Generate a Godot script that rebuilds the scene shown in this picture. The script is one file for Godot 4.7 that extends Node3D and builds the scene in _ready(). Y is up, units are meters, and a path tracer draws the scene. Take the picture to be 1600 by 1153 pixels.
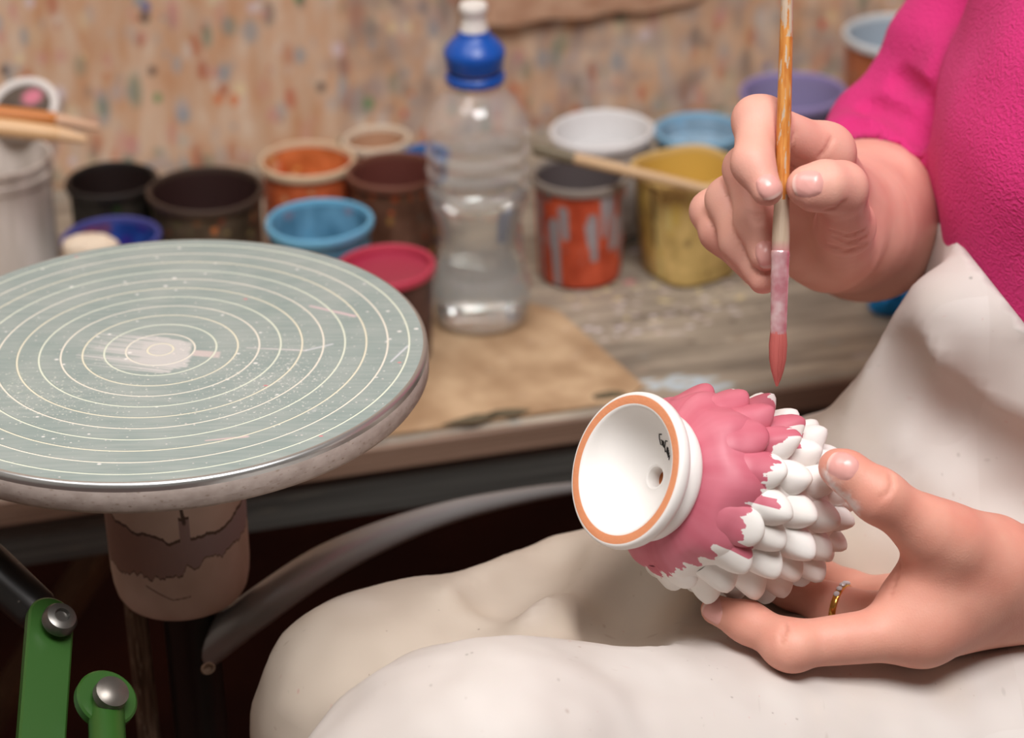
extends Node3D
# A pottery painter's bench: turntable, paint cups, bottle, and a person painting a ceramic pine cone.

const YAW := 0.24958          # the bench and the room are turned by this about y
const TABLE_Y := 0.70
const EDGE := Vector3(0.102, 0.70, -0.251)   # a point on the front edge of the bench top
var taken := {}
var bench := Basis(Vector3.UP, YAW)
var rng := RandomNumberGenerator.new()


# ------------------------------------------------------------------ mesh building
class MB:
	var v := PackedVector3Array()
	var n := PackedVector3Array()
	var uv := PackedVector2Array()
	var c := PackedColorArray()
	var ix := PackedInt32Array()

	func vert(p: Vector3, nn: Vector3, t := Vector2.ZERO, col := Color.WHITE) -> int:
		v.append(p); n.append(nn); uv.append(t); c.append(col)
		return v.size() - 1

	func tri(a: int, b: int, d: int) -> void:
		# front faces run clockwise; turned to agree with the normals
		var g := (v[b] - v[a]).cross(v[d] - v[a])
		if g.dot(n[a] + n[b] + n[d]) > 0.0:
			ix.append(a); ix.append(d); ix.append(b)
		else:
			ix.append(a); ix.append(b); ix.append(d)

	func quad(a: int, b: int, d: int, e: int) -> void:
		tri(a, b, d)
		tri(a, d, e)

	func flat(pts: Array, uvs := []) -> void:
		var nn: Vector3 = (pts[1] - pts[0]).cross(pts[2] - pts[0]).normalized()
		var first := v.size()
		for i in pts.size():
			vert(pts[i], nn, uvs[i] if uvs.size() else Vector2(pts[i].x, pts[i].z))
		for i in range(1, pts.size() - 1):
			tri(first, first + i, first + i + 1)

	# rows of points; normals from neighbours
	func grid(pts: Array, wrap := false, uvs := [], flip := false, cols := []) -> void:
		var rows := pts.size()
		var cl: int = pts[0].size()
		var first := v.size()
		for i in rows:
			for j in cl:
				var i0 := maxi(i - 1, 0)
				var i1 := mini(i + 1, rows - 1)
				var j0 := (j - 1 + cl) % cl if wrap else maxi(j - 1, 0)
				var j1 := (j + 1) % cl if wrap else mini(j + 1, cl - 1)
				if wrap and cl > 2:
					if j == 0: j0 = cl - 2
					if j == cl - 1: j1 = 1
				var nn: Vector3 = (pts[i1][j] - pts[i0][j]).cross(pts[i][j1] - pts[i][j0])
				if nn.length_squared() < 1e-20:
					nn = Vector3.UP
					for q in [[1, 0], [-1, 0]]:
						var ii := clampi(i + q[0] * 1, 0, rows - 1)
						var m: Vector3 = (pts[mini(ii + 1, rows - 1)][j] - pts[maxi(ii - 1, 0)][j]).cross(pts[ii][j1] - pts[ii][j0])
						if m.length_squared() > 1e-20:
							nn = m
							break
				nn = nn.normalized()
				if flip: nn = -nn
				vert(pts[i][j], nn, uvs[i][j] if uvs.size() else Vector2(float(j) / (cl - 1), float(i) / maxi(rows - 1, 1)), cols[i][j] if cols.size() else Color.WHITE)
		for i in rows - 1:
			for j in cl - 1:
				var a := first + i * cl + j
				quad(a, a + 1, a + cl + 1, a + cl)

	# a profile of (radius, height) turned about y; corners sharper than 35 degrees stay sharp
	func lathe(prof: Array, seg := 48, at := Transform3D.IDENTITY, power := 2.0, wob = null) -> void:
		var m := prof.size()
		var len_ := [0.0]
		for i in range(1, m):
			len_.append(len_[i - 1] + prof[i].distance_to(prof[i - 1]))
		var total: float = maxf(len_[m - 1], 1e-6)
		for i in m - 1:
			var d: Vector2 = (prof[i + 1] - prof[i]).normalized()
			var nd := [d, d]
			if i > 0:
				var e: Vector2 = (prof[i] - prof[i - 1]).normalized()
				if e.dot(d) > 0.82: nd[0] = (e + d).normalized()
			if i < m - 2:
				var e: Vector2 = (prof[i + 2] - prof[i + 1]).normalized()
				if e.dot(d) > 0.82: nd[1] = (e + d).normalized()
			var first := v.size()
			for j in seg + 1:
				var a := TAU * j / seg
				var ca := cos(a)
				var sa := sin(a)
				var k := 1.0
				if power != 2.0:
					k = pow(pow(absf(ca), power) + pow(absf(sa), power), -1.0 / power)
				for q in 2:
					var pr: Vector2 = prof[i + q]
					var rr := pr.x * k
					var p := Vector3(rr * ca, pr.y, rr * sa)
					var nn := Vector3(nd[q].y * ca, -nd[q].x, nd[q].y * sa)
					if wob != null: p = wob.call(p)
					vert(at * p, (at.basis * nn).normalized(), Vector2(float(j) / seg, 1.0 - len_[i + q] / total))
			for j in seg:
				var a := first + j * 2
				quad(a, a + 1, a + 3, a + 2)

	# a tube along points with a radius each; ends rounded
	func tube(pts: Array, rad: Array, seg := 16, flatten := 1.0, up := Vector3.UP, col := Color.WHITE) -> void:
		var P2 := pts.duplicate()
		var R2 := rad.duplicate()
		var last := pts.size() - 1
		var da: Vector3 = (pts[0] - pts[1]).normalized()
		var db: Vector3 = (pts[last] - pts[last - 1]).normalized()
		for k in [0.6, 0.9, 1.0]:
			P2.push_front(pts[0] + da * rad[0] * 0.5 * k); R2.push_front(rad[0] * sqrt(maxf(1.0 - k * k, 0.0)))
			P2.push_back(pts[last] + db * rad[last] * 0.5 * k); R2.push_back(rad[last] * sqrt(maxf(1.0 - k * k, 0.0)))
		var rows := []
		var side := Vector3.ZERO
		var uvs := []
		var run := 0.0
		for i in P2.size():
			var t: Vector3 = (P2[mini(i + 1, P2.size() - 1)] - P2[maxi(i - 1, 0)]).normalized()
			if side == Vector3.ZERO:
				side = t.cross(up).normalized()
				if side.length() < 0.1: side = t.cross(Vector3.RIGHT).normalized()
			side = (side - t * side.dot(t)).normalized()
			var w := side.cross(t).normalized()
			if i > 0: run += P2[i].distance_to(P2[i - 1])
			var row := []
			var ur := []
			for j in seg + 1:
				var a := TAU * j / seg
				row.append(P2[i] + (side * cos(a) + w * sin(a) * flatten) * maxf(R2[i], 1e-5))
				ur.append(Vector2(float(j) / seg, run))
			rows.append(row)
			uvs.append(ur)
		for i in uvs.size():
			for j in seg + 1:
				uvs[i][j].y /= maxf(run, 1e-6)
		var f := v.size()
		grid(rows, true, uvs)
		for i in range(f, v.size()):
			c[i] = col
			var k := (i - f) / (seg + 1)
			if n[i].dot(v[i] - P2[k]) < 0.0: n[i] = -n[i]
		# winding again, now that the normals look outward
		for t in range(0, ix.size(), 3):
			if ix[t] >= f:
				var g := (v[ix[t + 1]] - v[ix[t]]).cross(v[ix[t + 2]] - v[ix[t]])
				if g.dot(n[ix[t]] + n[ix[t + 1]] + n[ix[t + 2]]) > 0.0:
					var s := ix[t + 1]; ix[t + 1] = ix[t + 2]; ix[t + 2] = s

	# a box with chamfered edges
	func box(size: Vector3, at := Transform3D.IDENTITY, b := 0.002) -> void:
		var h := size / 2.0
		b = minf(b, minf(h.x, minf(h.y, h.z)) * 0.9)
		var ax := [Vector3.RIGHT, Vector3.UP, Vector3.BACK]
		var first := v.size()
		for i in 3:
			for s in [-1.0, 1.0]:
				var u: Vector3 = ax[(i + 1) % 3]
				var w: Vector3 = ax[(i + 2) % 3]
				var o: Vector3 = ax[i] * s * h[i]
				var hu: float = h[(i + 1) % 3] - b
				var hw: float = h[(i + 2) % 3] - b
				var q := []
				for k in [[-1, -1], [1, -1], [1, 1], [-1, 1]]:
					q.append(o + u * hu * k[0] + w * hw * k[1])
				_face(q, ax[i] * s, at, [Vector2(0, 0), Vector2(1, 0), Vector2(1, 1), Vector2(0, 1)])
		for i in 3:
			var j := (i + 1) % 3
			var k := (i + 2) % 3
			for si in [-1.0, 1.0]:
				for sj in [-1.0, 1.0]:
					var q := []
					for m in [-1.0, 1.0]:
						var e: Vector3 = ax[k] * (h[k] - b) * m
						q.append([e + ax[i] * si * h[i] + ax[j] * sj * (h[j] - b), e + ax[i] * si * (h[i] - b) + ax[j] * sj * h[j]])
					_face([q[0][0], q[0][1], q[1][1], q[1][0]], (ax[i] * si + ax[j] * sj).normalized(), at, [Vector2.ZERO, Vector2.ZERO, Vector2.ONE, Vector2.ONE])
		for sx in [-1.0, 1.0]:
			for sy in [-1.0, 1.0]:
				for sz in [-1.0, 1.0]:
					var s := Vector3(sx, sy, sz)
					var q := []
					for i in 3:
						var e := Vector3(h.x - b, h.y - b, h.z - b)
						e[i] = h[i]
						q.append(e * s)
					_face(q, s.normalized(), at, [Vector2.ZERO, Vector2.ZERO, Vector2.ZERO])

	func _face(q: Array, nn: Vector3, at: Transform3D, uvs: Array) -> void:
		var f := v.size()
		for i in q.size():
			vert(at * q[i], (at.basis * nn).normalized(), uvs[i])
		for i in range(1, q.size() - 1):
			tri(f, f + i, f + i + 1)

	func mesh() -> ArrayMesh:
		var a := []
		a.resize(Mesh.ARRAY_MAX)
		a[Mesh.ARRAY_VERTEX] = v
		a[Mesh.ARRAY_NORMAL] = n
		a[Mesh.ARRAY_TEX_UV] = uv
		a[Mesh.ARRAY_COLOR] = c
		a[Mesh.ARRAY_INDEX] = ix
		var m := ArrayMesh.new()
		m.add_surface_from_arrays(Mesh.PRIMITIVE_TRIANGLES, a)
		return m


# ------------------------------------------------------------------ bodies and cloth: tapered capsules joined smoothly, meshed as surface nets
class Sdf:
	var groups := []      # group 0 is the trunk; every other group joins it smoothly and the others sharply
	var join := 0.008
	var grooves := []     # [a, b, radius]
	var groove_k := 0.0012
	var noise: FastNoiseLite
	var noise_amp := 0.0
	var noise2: FastNoiseLite
	var noise2_amp := 0.0
	var cut := []         # [normal, offset, k]: keep the side below the plane
	var cutn := []

	func bone(g: int, a: Vector3, b: Vector3, ra: float, rb: float, k := 0.006) -> void:
		while groups.size() <= g: groups.append([])
		groups[g].append([a, b - a, maxf((b - a).length_squared(), 1e-12), ra, rb - ra, k])

	func chain(g: int, pts: Array, rad: Array, k := 0.006) -> void:
		for i in pts.size() - 1:
			bone(g, pts[i], pts[i + 1], rad[i], rad[i + 1], k)

	func of_group(list: Array, p: Vector3) -> float:
		var r := 1e9
		for q in list:
			var pa: Vector3 = p - q[0]
			var h := clampf(pa.dot(q[1]) / q[2], 0.0, 1.0)
			var d: float = (pa - q[1] * h).length() - q[3] - q[4] * h
			var k: float = q[5]
			var e := k - absf(r - d)
			r = minf(r, d)
			if e > 0.0: r -= e * e * 0.25 / k
		return r

	func at(p: Vector3) -> float:
		var base := of_group(groups[0], p) if groups.size() else 1e9
		var r := base
		for g in range(1, groups.size()):
			var d := of_group(groups[g], p)
			var e := join - absf(base - d)
			var m := minf(base, d)
			if e > 0.0: m -= e * e * 0.25 / join
			r = minf(r, m)
		if noise and absf(r) < 0.05:
			r += noise.get_noise_3d(p.x, p.y, p.z) * noise_amp
			if noise2: r += noise2.get_noise_3d(p.x, p.y, p.z) * noise2_amp
		for q in grooves:
			var pa: Vector3 = p - q[0]
			var ba: Vector3 = q[1] - q[0]
			var h := clampf(pa.dot(ba) / maxf(ba.length_squared(), 1e-12), 0.0, 1.0)
			var d: float = q[2] - (pa - ba * h).length()
			var e := groove_k - absf(r - d)
			r = maxf(r, d)
			if e > 0.0: r += e * e * 0.25 / groove_k
		for q in cut:
			r = maxf(r, q[0].dot(p) - q[1])
		return r

	func grad(p: Vector3, e := 0.0006) -> Vector3:
		return (Vector3(1, -1, -1) * at(p + Vector3(e, -e, -e)) + Vector3(-1, -1, 1) * at(p + Vector3(-e, -e, e)) + Vector3(-1, 1, -1) * at(p + Vector3(-e, e, -e)) + Vector3(1, 1, 1) * at(p + Vector3(e, e, e))).normalized()

	# the same shape near one block: only the bones and grooves that can matter there
	func reduced(c: Vector3, d0: float, r: float) -> Sdf:
		var s := Sdf.new()
		_thin(s, c, d0, r)
		return s

	func _thin(s: Sdf, c: Vector3, d0: float, r: float) -> void:
		s.join = join
		s.groove_k = groove_k
		s.noise = noise; s.noise_amp = noise_amp; s.noise2 = noise2; s.noise2_amp = noise2_amp
		s.cut = cut
		var most := maxf(d0, -d0 * 0.0) + 2.0 * r + join + noise_amp + noise2_amp
		for g in groups.size():
			s.groups.append([])
			for q in groups[g]:
				var pa: Vector3 = c - q[0]
				var h := clampf(pa.dot(q[1]) / q[2], 0.0, 1.0)
				if (pa - q[1] * h).length() - q[3] - q[4] * h < most + q[5]:
					s.groups[g].append(q)
		for q in grooves:
			var pa: Vector3 = c - q[0]
			var ba: Vector3 = q[1] - q[0]
			var h := clampf(pa.dot(ba) / maxf(ba.length_squared(), 1e-12), 0.0, 1.0)
			if (pa - ba * h).length() < q[2] + r + groove_k + 0.002:
				s.grooves.append(q)

	func net(mb: MB, lo: Vector3, hi: Vector3, cell: float, color = null, ge := 0.0) -> void:
		if ge == 0.0: ge = cell * 0.4
		var B := 5
		var nx := int(ceil((hi.x - lo.x) / cell / B)) * B
		var ny := int(ceil((hi.y - lo.y) / cell / B)) * B
		var nz := int(ceil((hi.z - lo.z) / cell / B)) * B
		var sx := 1
		var sy := nx + 1
		var sz := (nx + 1) * (ny + 1)
		var val := PackedFloat32Array()
		val.resize(sz * (nz + 1))
		val.fill(99.0)
		var cv := PackedInt32Array()
		cv.resize(sz * (nz + 1))
		cv.fill(-1)
		var blocks := []
		var subs := []
		var reach := B * cell * 0.87 * 1.25 + noise_amp + noise2_amp + cell
		for bk in range(0, nz, B):
			for bj in range(0, ny, B):
				for bi in range(0, nx, B):
					var c := lo + Vector3(bi + B * 0.5, bj + B * 0.5, bk + B * 0.5) * cell
					var dc := at(c)
					if absf(dc) > reach: continue
					blocks.append(Vector3i(bi, bj, bk))
					var near := reduced(c, dc, B * cell * 0.87)
					subs.append(near)
					for k in range(bk, bk + B + 1):
						for j in range(bj, bj + B + 1):
							var row := j * sy + k * sz
							for i in range(bi, bi + B + 1):
								if val[row + i] == 99.0:
									val[row + i] = near.at(lo + Vector3(i, j, k) * cell)
		var off := [0, sx, sy, sx + sy, sz, sx + sz, sy + sz, sx + sy + sz]
		var corner := [Vector3(0, 0, 0), Vector3(1, 0, 0), Vector3(0, 1, 0), Vector3(1, 1, 0), Vector3(0, 0, 1), Vector3(1, 0, 1), Vector3(0, 1, 1), Vector3(1, 1, 1)]
		var edges := [[0, 1], [2, 3], [4, 5], [6, 7], [0, 2], [1, 3], [4, 6], [5, 7], [0, 4], [1, 5], [2, 6], [3, 7]]
		for bn in blocks.size():
			var b: Vector3i = blocks[bn]
			var near: Sdf = subs[bn]
			for k in range(b.z, b.z + B):
				for j in range(b.y, b.y + B):
					for i in range(b.x, b.x + B):
						var o: int = i + j * sy + k * sz
						var inside := 0
						for q in 8:
							if val[o + off[q]] < 0.0: inside += 1
						if inside == 0 or inside == 8: continue
						var sum := Vector3.ZERO
						var cnt := 0
						for e in edges:
							var a := val[o + off[e[0]]]
							var d := val[o + off[e[1]]]
							if (a < 0.0) != (d < 0.0):
								sum += corner[e[0]].lerp(corner[e[1]], a / (a - d))
								cnt += 1
						var p := lo + (Vector3(i, j, k) + sum / cnt) * cell
						var g := near.grad(p, ge)
						p -= g * clampf(near.at(p), -cell, cell) * 0.9
						cv[o] = mb.vert(p, g, Vector2.ZERO, color.call(p, g) if color != null else Color.WHITE)
		for b in blocks:
			for k in range(maxi(b.z, 1), b.z + B):
				for j in range(maxi(b.y, 1), b.y + B):
					for i in range(maxi(b.x, 1), b.x + B):
						var o: int = i + j * sy + k * sz
						var a := val[o] < 0.0
						if a != (val[o + sx] < 0.0): _q(mb, cv, o, sy, sz)
						if a != (val[o + sy] < 0.0): _q(mb, cv, o, sx, sz)
						if a != (val[o + sz] < 0.0): _q(mb, cv, o, sx, sy)

	func _q(mb: MB, cv: PackedInt32Array, o: int, s: int, t: int) -> void:
		var a := cv[o]
		var b := cv[o - s]
		var c := cv[o - s - t]
		var d := cv[o - t]
		if a < 0 or b < 0 or c < 0 or d < 0: return
		mb.quad(a, b, c, d)


# ------------------------------------------------------------------ scene helpers
func numbered(called: String) -> String:
	var k: int = taken.get(called, 0)
	taken[called] = k + 1
	return called if k == 0 else "%s_%03d" % [called, k]


func obj(called: String, mb: MB, m: Material, parent: Node = null) -> MeshInstance3D:
	var o := MeshInstance3D.new()
	o.mesh = mb.mesh()
	o.material_override = m
	o.name = numbered(called) if parent == null else called
	(parent if parent else self).add_child(o, true)
	return o


func thing(called: String, label: String, category: String, at := Vector3.ZERO, group := "") -> Node3D:
	var o := Node3D.new()
	o.name = numbered(called)
	add_child(o)
	o.position = at
	return tag(o, label, category, group)


func tag(o: Node3D, label: String, category: String, group := "") -> Node3D:
	o.set_meta("label", label)
	o.set_meta("category", category)
	if group: o.set_meta("group", group)
	return o


func struct(called: String, mb: MB, m: Material, label: String, category: String) -> MeshInstance3D:
	var o := obj(called, mb, m)
	o.set_meta("kind", "structure")
	o.set_meta("label", label)
	o.set_meta("category", category)
	return o


func mat(c: Color, rough := 0.6, metal := 0.0) -> StandardMaterial3D:
	var m := StandardMaterial3D.new()
	m.albedo_color = c
	m.roughness = rough
	m.metallic = metal
	return m


func c8(r: int, g: int, b: int) -> Color:
	return Color(r / 255.0, g / 255.0, b / 255.0)


func fnl(freq: float, sd: int, type := FastNoiseLite.TYPE_SIMPLEX_SMOOTH, oct := 3) -> FastNoiseLite:
	var f := FastNoiseLite.new()
	f.noise_type = type
	f.frequency = freq
	f.seed = sd
	f.fractal_type = FastNoiseLite.FRACTAL_FBM if oct > 1 else FastNoiseLite.FRACTAL_NONE
	f.fractal_octaves = oct
	return f


func noise_tex(size: int, freq: float, sd: int, type := FastNoiseLite.TYPE_SIMPLEX_SMOOTH, oct := 4) -> ImageTexture:
	var im := fnl(freq, sd, type, oct).get_seamless_image(size, size)
	return ImageTexture.create_from_image(im)


func bump(m: StandardMaterial3D, t: Texture2D, cm: float, per_metre := 0.0) -> void:
	m.heightmap_enabled = true
	m.heightmap_texture = t
	m.heightmap_scale = cm
	if per_metre > 0.0:
		m.uv1_triplanar = true
		m.uv1_world_triplanar = true
		m.uv1_scale = Vector3.ONE * per_metre


# a picture in memory with soft blobs painted on
class Paint:
	var w: int
	var h: int
	var d := PackedByteArray()

	func _init(ww: int, hh: int, base: Color) -> void:
		w = ww; h = hh
		d.resize(w * h * 3)
		for i in w * h:
			d[i * 3] = base.r8; d[i * 3 + 1] = base.g8; d[i * 3 + 2] = base.b8

	func dot(x: float, y: float, rx: float, ry: float, c: Color, a := 1.0, soft := 0.3, wrap := true) -> void:
		var r := c.r8
		var g := c.g8
		var b := c.b8
		for j in range(int(floor(y - ry)), int(ceil(y + ry)) + 1):
			if j < 0 or j >= h: continue
			for i in range(int(floor(x - rx)), int(ceil(x + rx)) + 1):
				if not wrap and (i < 0 or i >= w): continue
				var ii := posmod(i, w)
				var e := sqrt(((i - x) / rx) * ((i - x) / rx) + ((j - y) / ry) * ((j - y) / ry))
				if e >= 1.0: continue
				var k := a * clampf((1.0 - e) / soft, 0.0, 1.0)
				var o := (j * w + ii) * 3
				d[o] = int(d[o] + (r - d[o]) * k)
				d[o + 1] = int(d[o + 1] + (g - d[o + 1]) * k)
				d[o + 2] = int(d[o + 2] + (b - d[o + 2]) * k)

	func streak(x0: float, y0: float, x1: float, y1: float, r0: float, r1: float, c: Color, a := 1.0, soft := 0.4) -> void:
		var n := int(maxf(Vector2(x1 - x0, y1 - y0).length() / maxf(minf(r0, r1) * 0.5, 0.7), 1.0))
		for k in n + 1:
			var t := float(k) / n
			var r := lerpf(r0, r1, t)
			dot(lerpf(x0, x1, t), lerpf(y0, y1, t), r, r, c, a, soft)

	func tint(n: FastNoiseLite, sx: float, sy: float, c0: Color, c1: Color, amount := 1.0) -> void:
		var line := PackedFloat32Array()
		line.resize(w)
		for j in h:
			if j % 2 == 0:
				for i in range(0, w, 2):
					var k := clampf(n.get_noise_2d(i * sx, j * sy) * 0.9 + 0.5, 0.0, 1.0)
					line[i] = k
					if i + 1 < w: line[i + 1] = k
			for i in w:
				var k := line[i]
				var o := (j * w + i) * 3
				d[o] = clampi(int(d[o] * (1.0 - amount) + amount * 255.0 * lerpf(c0.r, c1.r, k)), 0, 255)
				d[o + 1] = clampi(int(d[o + 1] * (1.0 - amount) + amount * 255.0 * lerpf(c0.g, c1.g, k)), 0, 255)
				d[o + 2] = clampi(int(d[o + 2] * (1.0 - amount) + amount * 255.0 * lerpf(c0.b, c1.b, k)), 0, 255)

	func tex() -> ImageTexture:
		return ImageTexture.create_from_image(Image.create_from_data(w, h, false, Image.FORMAT_RGB8, d))


func textured(t: Texture2D, rough := 0.7) -> StandardMaterial3D:
	var m := mat(Color.WHITE, rough)
	m.albedo_texture = t
	return m


func at_bench(along: float, into: float, y: float) -> Vector3:
	return Vector3(EDGE.x, y, EDGE.z) + bench * Vector3(along, 0, -into)


func bench_box(size: Vector3, along: float, into: float, y: float, b := 0.002) -> MB:
	var mb := MB.new()
	mb.box(size, Transform3D(bench, at_bench(along, into, y)), b)
	return mb


# ------------------------------------------------------------------ the scene
func _ready() -> void:
	rng.seed = 7
	camera_and_light()
	room()
	table()
	turntable()
	wheel_frame()
	paint_cups()
	left_bucket()
	bottle()
	small_things()
	vase()
	brush()
	person()


func camera_and_light() -> void:
	var cam := Camera3D.new()
	cam.name = "camera"
	add_child(cam)
	cam.transform = Transform3D(Basis(Vector3(0.9998, -0.0175, 0.0091), Vector3(0.0197, 0.8859, -0.4635), Vector3(0, 0.4636, 0.886)), Vector3(0.1638, 1.4048, 1.0107))
	cam.near = 0.05
	cam.far = 50.0
	var ca := CameraAttributesPhysical.new()
	ca.frustum_focal_length = 79.1
	ca.exposure_aperture = 6.2
	ca.frustum_focus_distance = 1.06
	ca.frustum_near = 0.05
	ca.frustum_far = 50.0
	cam.attributes = ca
	cam.fov = 17.252
	cam.current = true
	var we := WorldEnvironment.new()
	we.name = "environment"
	var e := Environment.new()
	e.background_mode = Environment.BG_COLOR
	e.background_color = Color(0.02, 0.02, 0.02)
	e.tonemap_mode = Environment.TONE_MAPPER_LINEAR
	e.tonemap_exposure = 1.5
	e.sdfgi_enabled = true
	e.ssao_enabled = true
	e.ssil_enabled = true
	we.environment = e
	add_child(we)
	# two ceiling panels out of view: an overhead key and an added fill
	for q in [[Vector3(0.5, 2.72, 0.85), Vector2(1.0, 0.8), 3.0, "above the seat"], [Vector3(-0.6, 2.72, 0.35), Vector2(1.0, 0.8), 0.55, "added as fill above the turntable side"]]:
		var f := thing("ceiling_light", "square white ceiling light panel " + q[3], "light", q[0])
		var mb := MB.new()
		mb.box(Vector3(q[1].x + 0.06, 0.05, q[1].y + 0.06), Transform3D(bench, Vector3(0, 0.04, 0)), 0.006)
		obj("housing", mb, mat(c8(235, 235, 235), 0.5), f)
		mb = MB.new()
		mb.box(Vector3(q[1].x, 0.012, q[1].y), Transform3D(bench, Vector3(0, 0.014, 0)), 0.003)
		var gm := mat(Color.WHITE, 0.5)
		gm.emission_enabled = true
		gm.emission = c8(255, 252, 250)
		gm.emission_energy_multiplier = 1.5
		obj("diffuser", mb, gm, f)
		var l := AreaLight3D.new()
		l.name = "area_lamp"
		l.area_size = q[1]
		l.light_energy = q[2]
		l.light_color = c8(255, 251, 250)
		l.area_range = 12.0
		l.shadow_enabled = true
		f.add_child(l)
		l.transform = Transform3D(bench * Basis(Vector3.RIGHT, -PI / 2), Vector3(0, 0.0, 0))


func room() -> void:
	var plaster := mat(c8(178, 172, 164), 0.85)
	# back wall: a plywood sheet covered in splashed paint
	var W := 1536
	var H := 640
	var p := Paint.new(W, H, c8(186, 142, 110))
	p.tint(fnl(0.012, 3, FastNoiseLite.TYPE_SIMPLEX_SMOOTH, 4), 3.2, 0.55, c8(210, 162, 122), c8(240, 218, 192))
	p.tint(fnl(0.03, 5, FastNoiseLite.TYPE_SIMPLEX_SMOOTH, 3), 2.0, 0.7, c8(192, 134, 96), c8(208, 190, 174), 0.4)
	var pal := [c8(190, 178, 176), c8(170, 172, 178), c8(205, 190, 175), c8(196, 112, 84), c8(120, 110, 104), c8(208, 150, 140), c8(150, 160, 170), c8(224, 205, 170), c8(180, 100, 70), c8(130, 140, 120), c8(222, 214, 206)]
	var r := RandomNumberGenerator.new()
	r.seed = 11
	for i in 3800:
		var x := r.randf() * W
		var y := H * (1.0 - pow(r.randf(), 1.3))
		var c: Color = pal[r.randi() % pal.size()]
		var q := r.randf_range(2.0, 7.5)
		p.dot(x, y, q, q * r.randf_range(1.0, 2.6), c, r.randf_range(0.3, 0.8), 0.5)
	for i in 2200:    # a grey-lilac haze of splashes low down behind the cups
		var x := r.randf_range(0.33, 0.9) * W
		var y := H * r.randf_range(0.35, 1.0)
		p.dot(x, y, r.randf_range(4, 16), r.randf_range(4, 18), [c8(166, 150, 148), c8(150, 142, 146), c8(176, 152, 138), c8(140, 126, 118)][r.randi() % 4], 0.34, 0.9)
	for i in 420:
		var c: Color = [c8(60, 84, 170), c8(206, 60, 50), c8(70, 140, 80), c8(240, 222, 170), c8(60, 50, 48), c8(226, 216, 232), c8(220, 110, 60)][r.randi() % 7]
		var q := r.randf_range(2.0, 6.5)
		p.dot(r.randf() * W, H * r.randf_range(0.2, 1.0), q, q * 1.3, c, 0.65, 0.5)
	var wm := textured(p.tex(), 0.75)
	bump(wm, noise_tex(256, 0.03, 2), 0.05)
	var mb := MB.new()
	wall_quad(mb, 0.45, -2.2, 2.2, -0.02, 2.8)
	struct("wall_back", mb, wm, "paint-splashed brown plywood wall behind the bench", "wall")
	for s in [[-2.2, "left"], [2.2, "right"]]:
		mb = bench_box(Vector3(0.1, 2.82, 4.5), s[0] + signf(s[0]) * 0.05, -1.75, 1.39, 0.002)
		struct("wall_" + s[1], mb, plaster, "plain pale plaster wall on the %s of the room" % s[1], "wall")
	mb = bench_box(Vector3(4.6, 2.82, 0.1), 0.0, -3.95, 1.39, 0.002)
	struct("wall_front", mb, plaster, "plain pale plaster wall facing the bench", "wall")
	mb = bench_box(Vector3(4.6, 0.1, 4.6), 0.0, -1.75, -0.05, 0.002)
	var p2 := Paint.new(256, 256, c8(92, 48, 34))
	p2.tint(fnl(0.03, 9), 1.0, 1.0, c8(70, 36, 26), c8(112, 60, 42))
	var fm := textured(p2.tex(), 0.6)
	fm.uv1_triplanar = true
	fm.uv1_world_triplanar = true
	fm.uv1_scale = Vector3.ONE * 1.5
	struct("floor", mb, fm, "dark red-brown floor under the bench", "floor")
	mb = bench_box(Vector3(4.6, 0.1, 4.6), 0.0, -1.75, 2.86, 0.002)
	struct("ceiling", mb, mat(c8(232, 230, 225), 0.9), "plain white ceiling", "ceiling")


func wall_quad(mb: MB, into: float, a0: float, a1: float, y0: float, y1: float) -> void:
	# the sheet has thickness; its face carries the paint, repeated beyond 1.7 m
	var q := []
	var uv := []
	for k in [[a0, y0], [a1, y0], [a1, y1], [a0, y1]]:
		q.append(at_bench(k[0], into, k[1]))
		uv.append(Vector2((k[0] + 0.45) / 1.5, 1.0 - (k[1] - 0.70) / 0.625))
	mb._face(q, bench * Vector3.BACK, Transform3D.IDENTITY, uv)
	mb.box(Vector3(a1 - a0, y1 - y0, 0.1), Transform3D(bench, at_bench((a0 + a1) / 2, into + 0.052, (y0 + y1) / 2)), 0.001)


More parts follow.
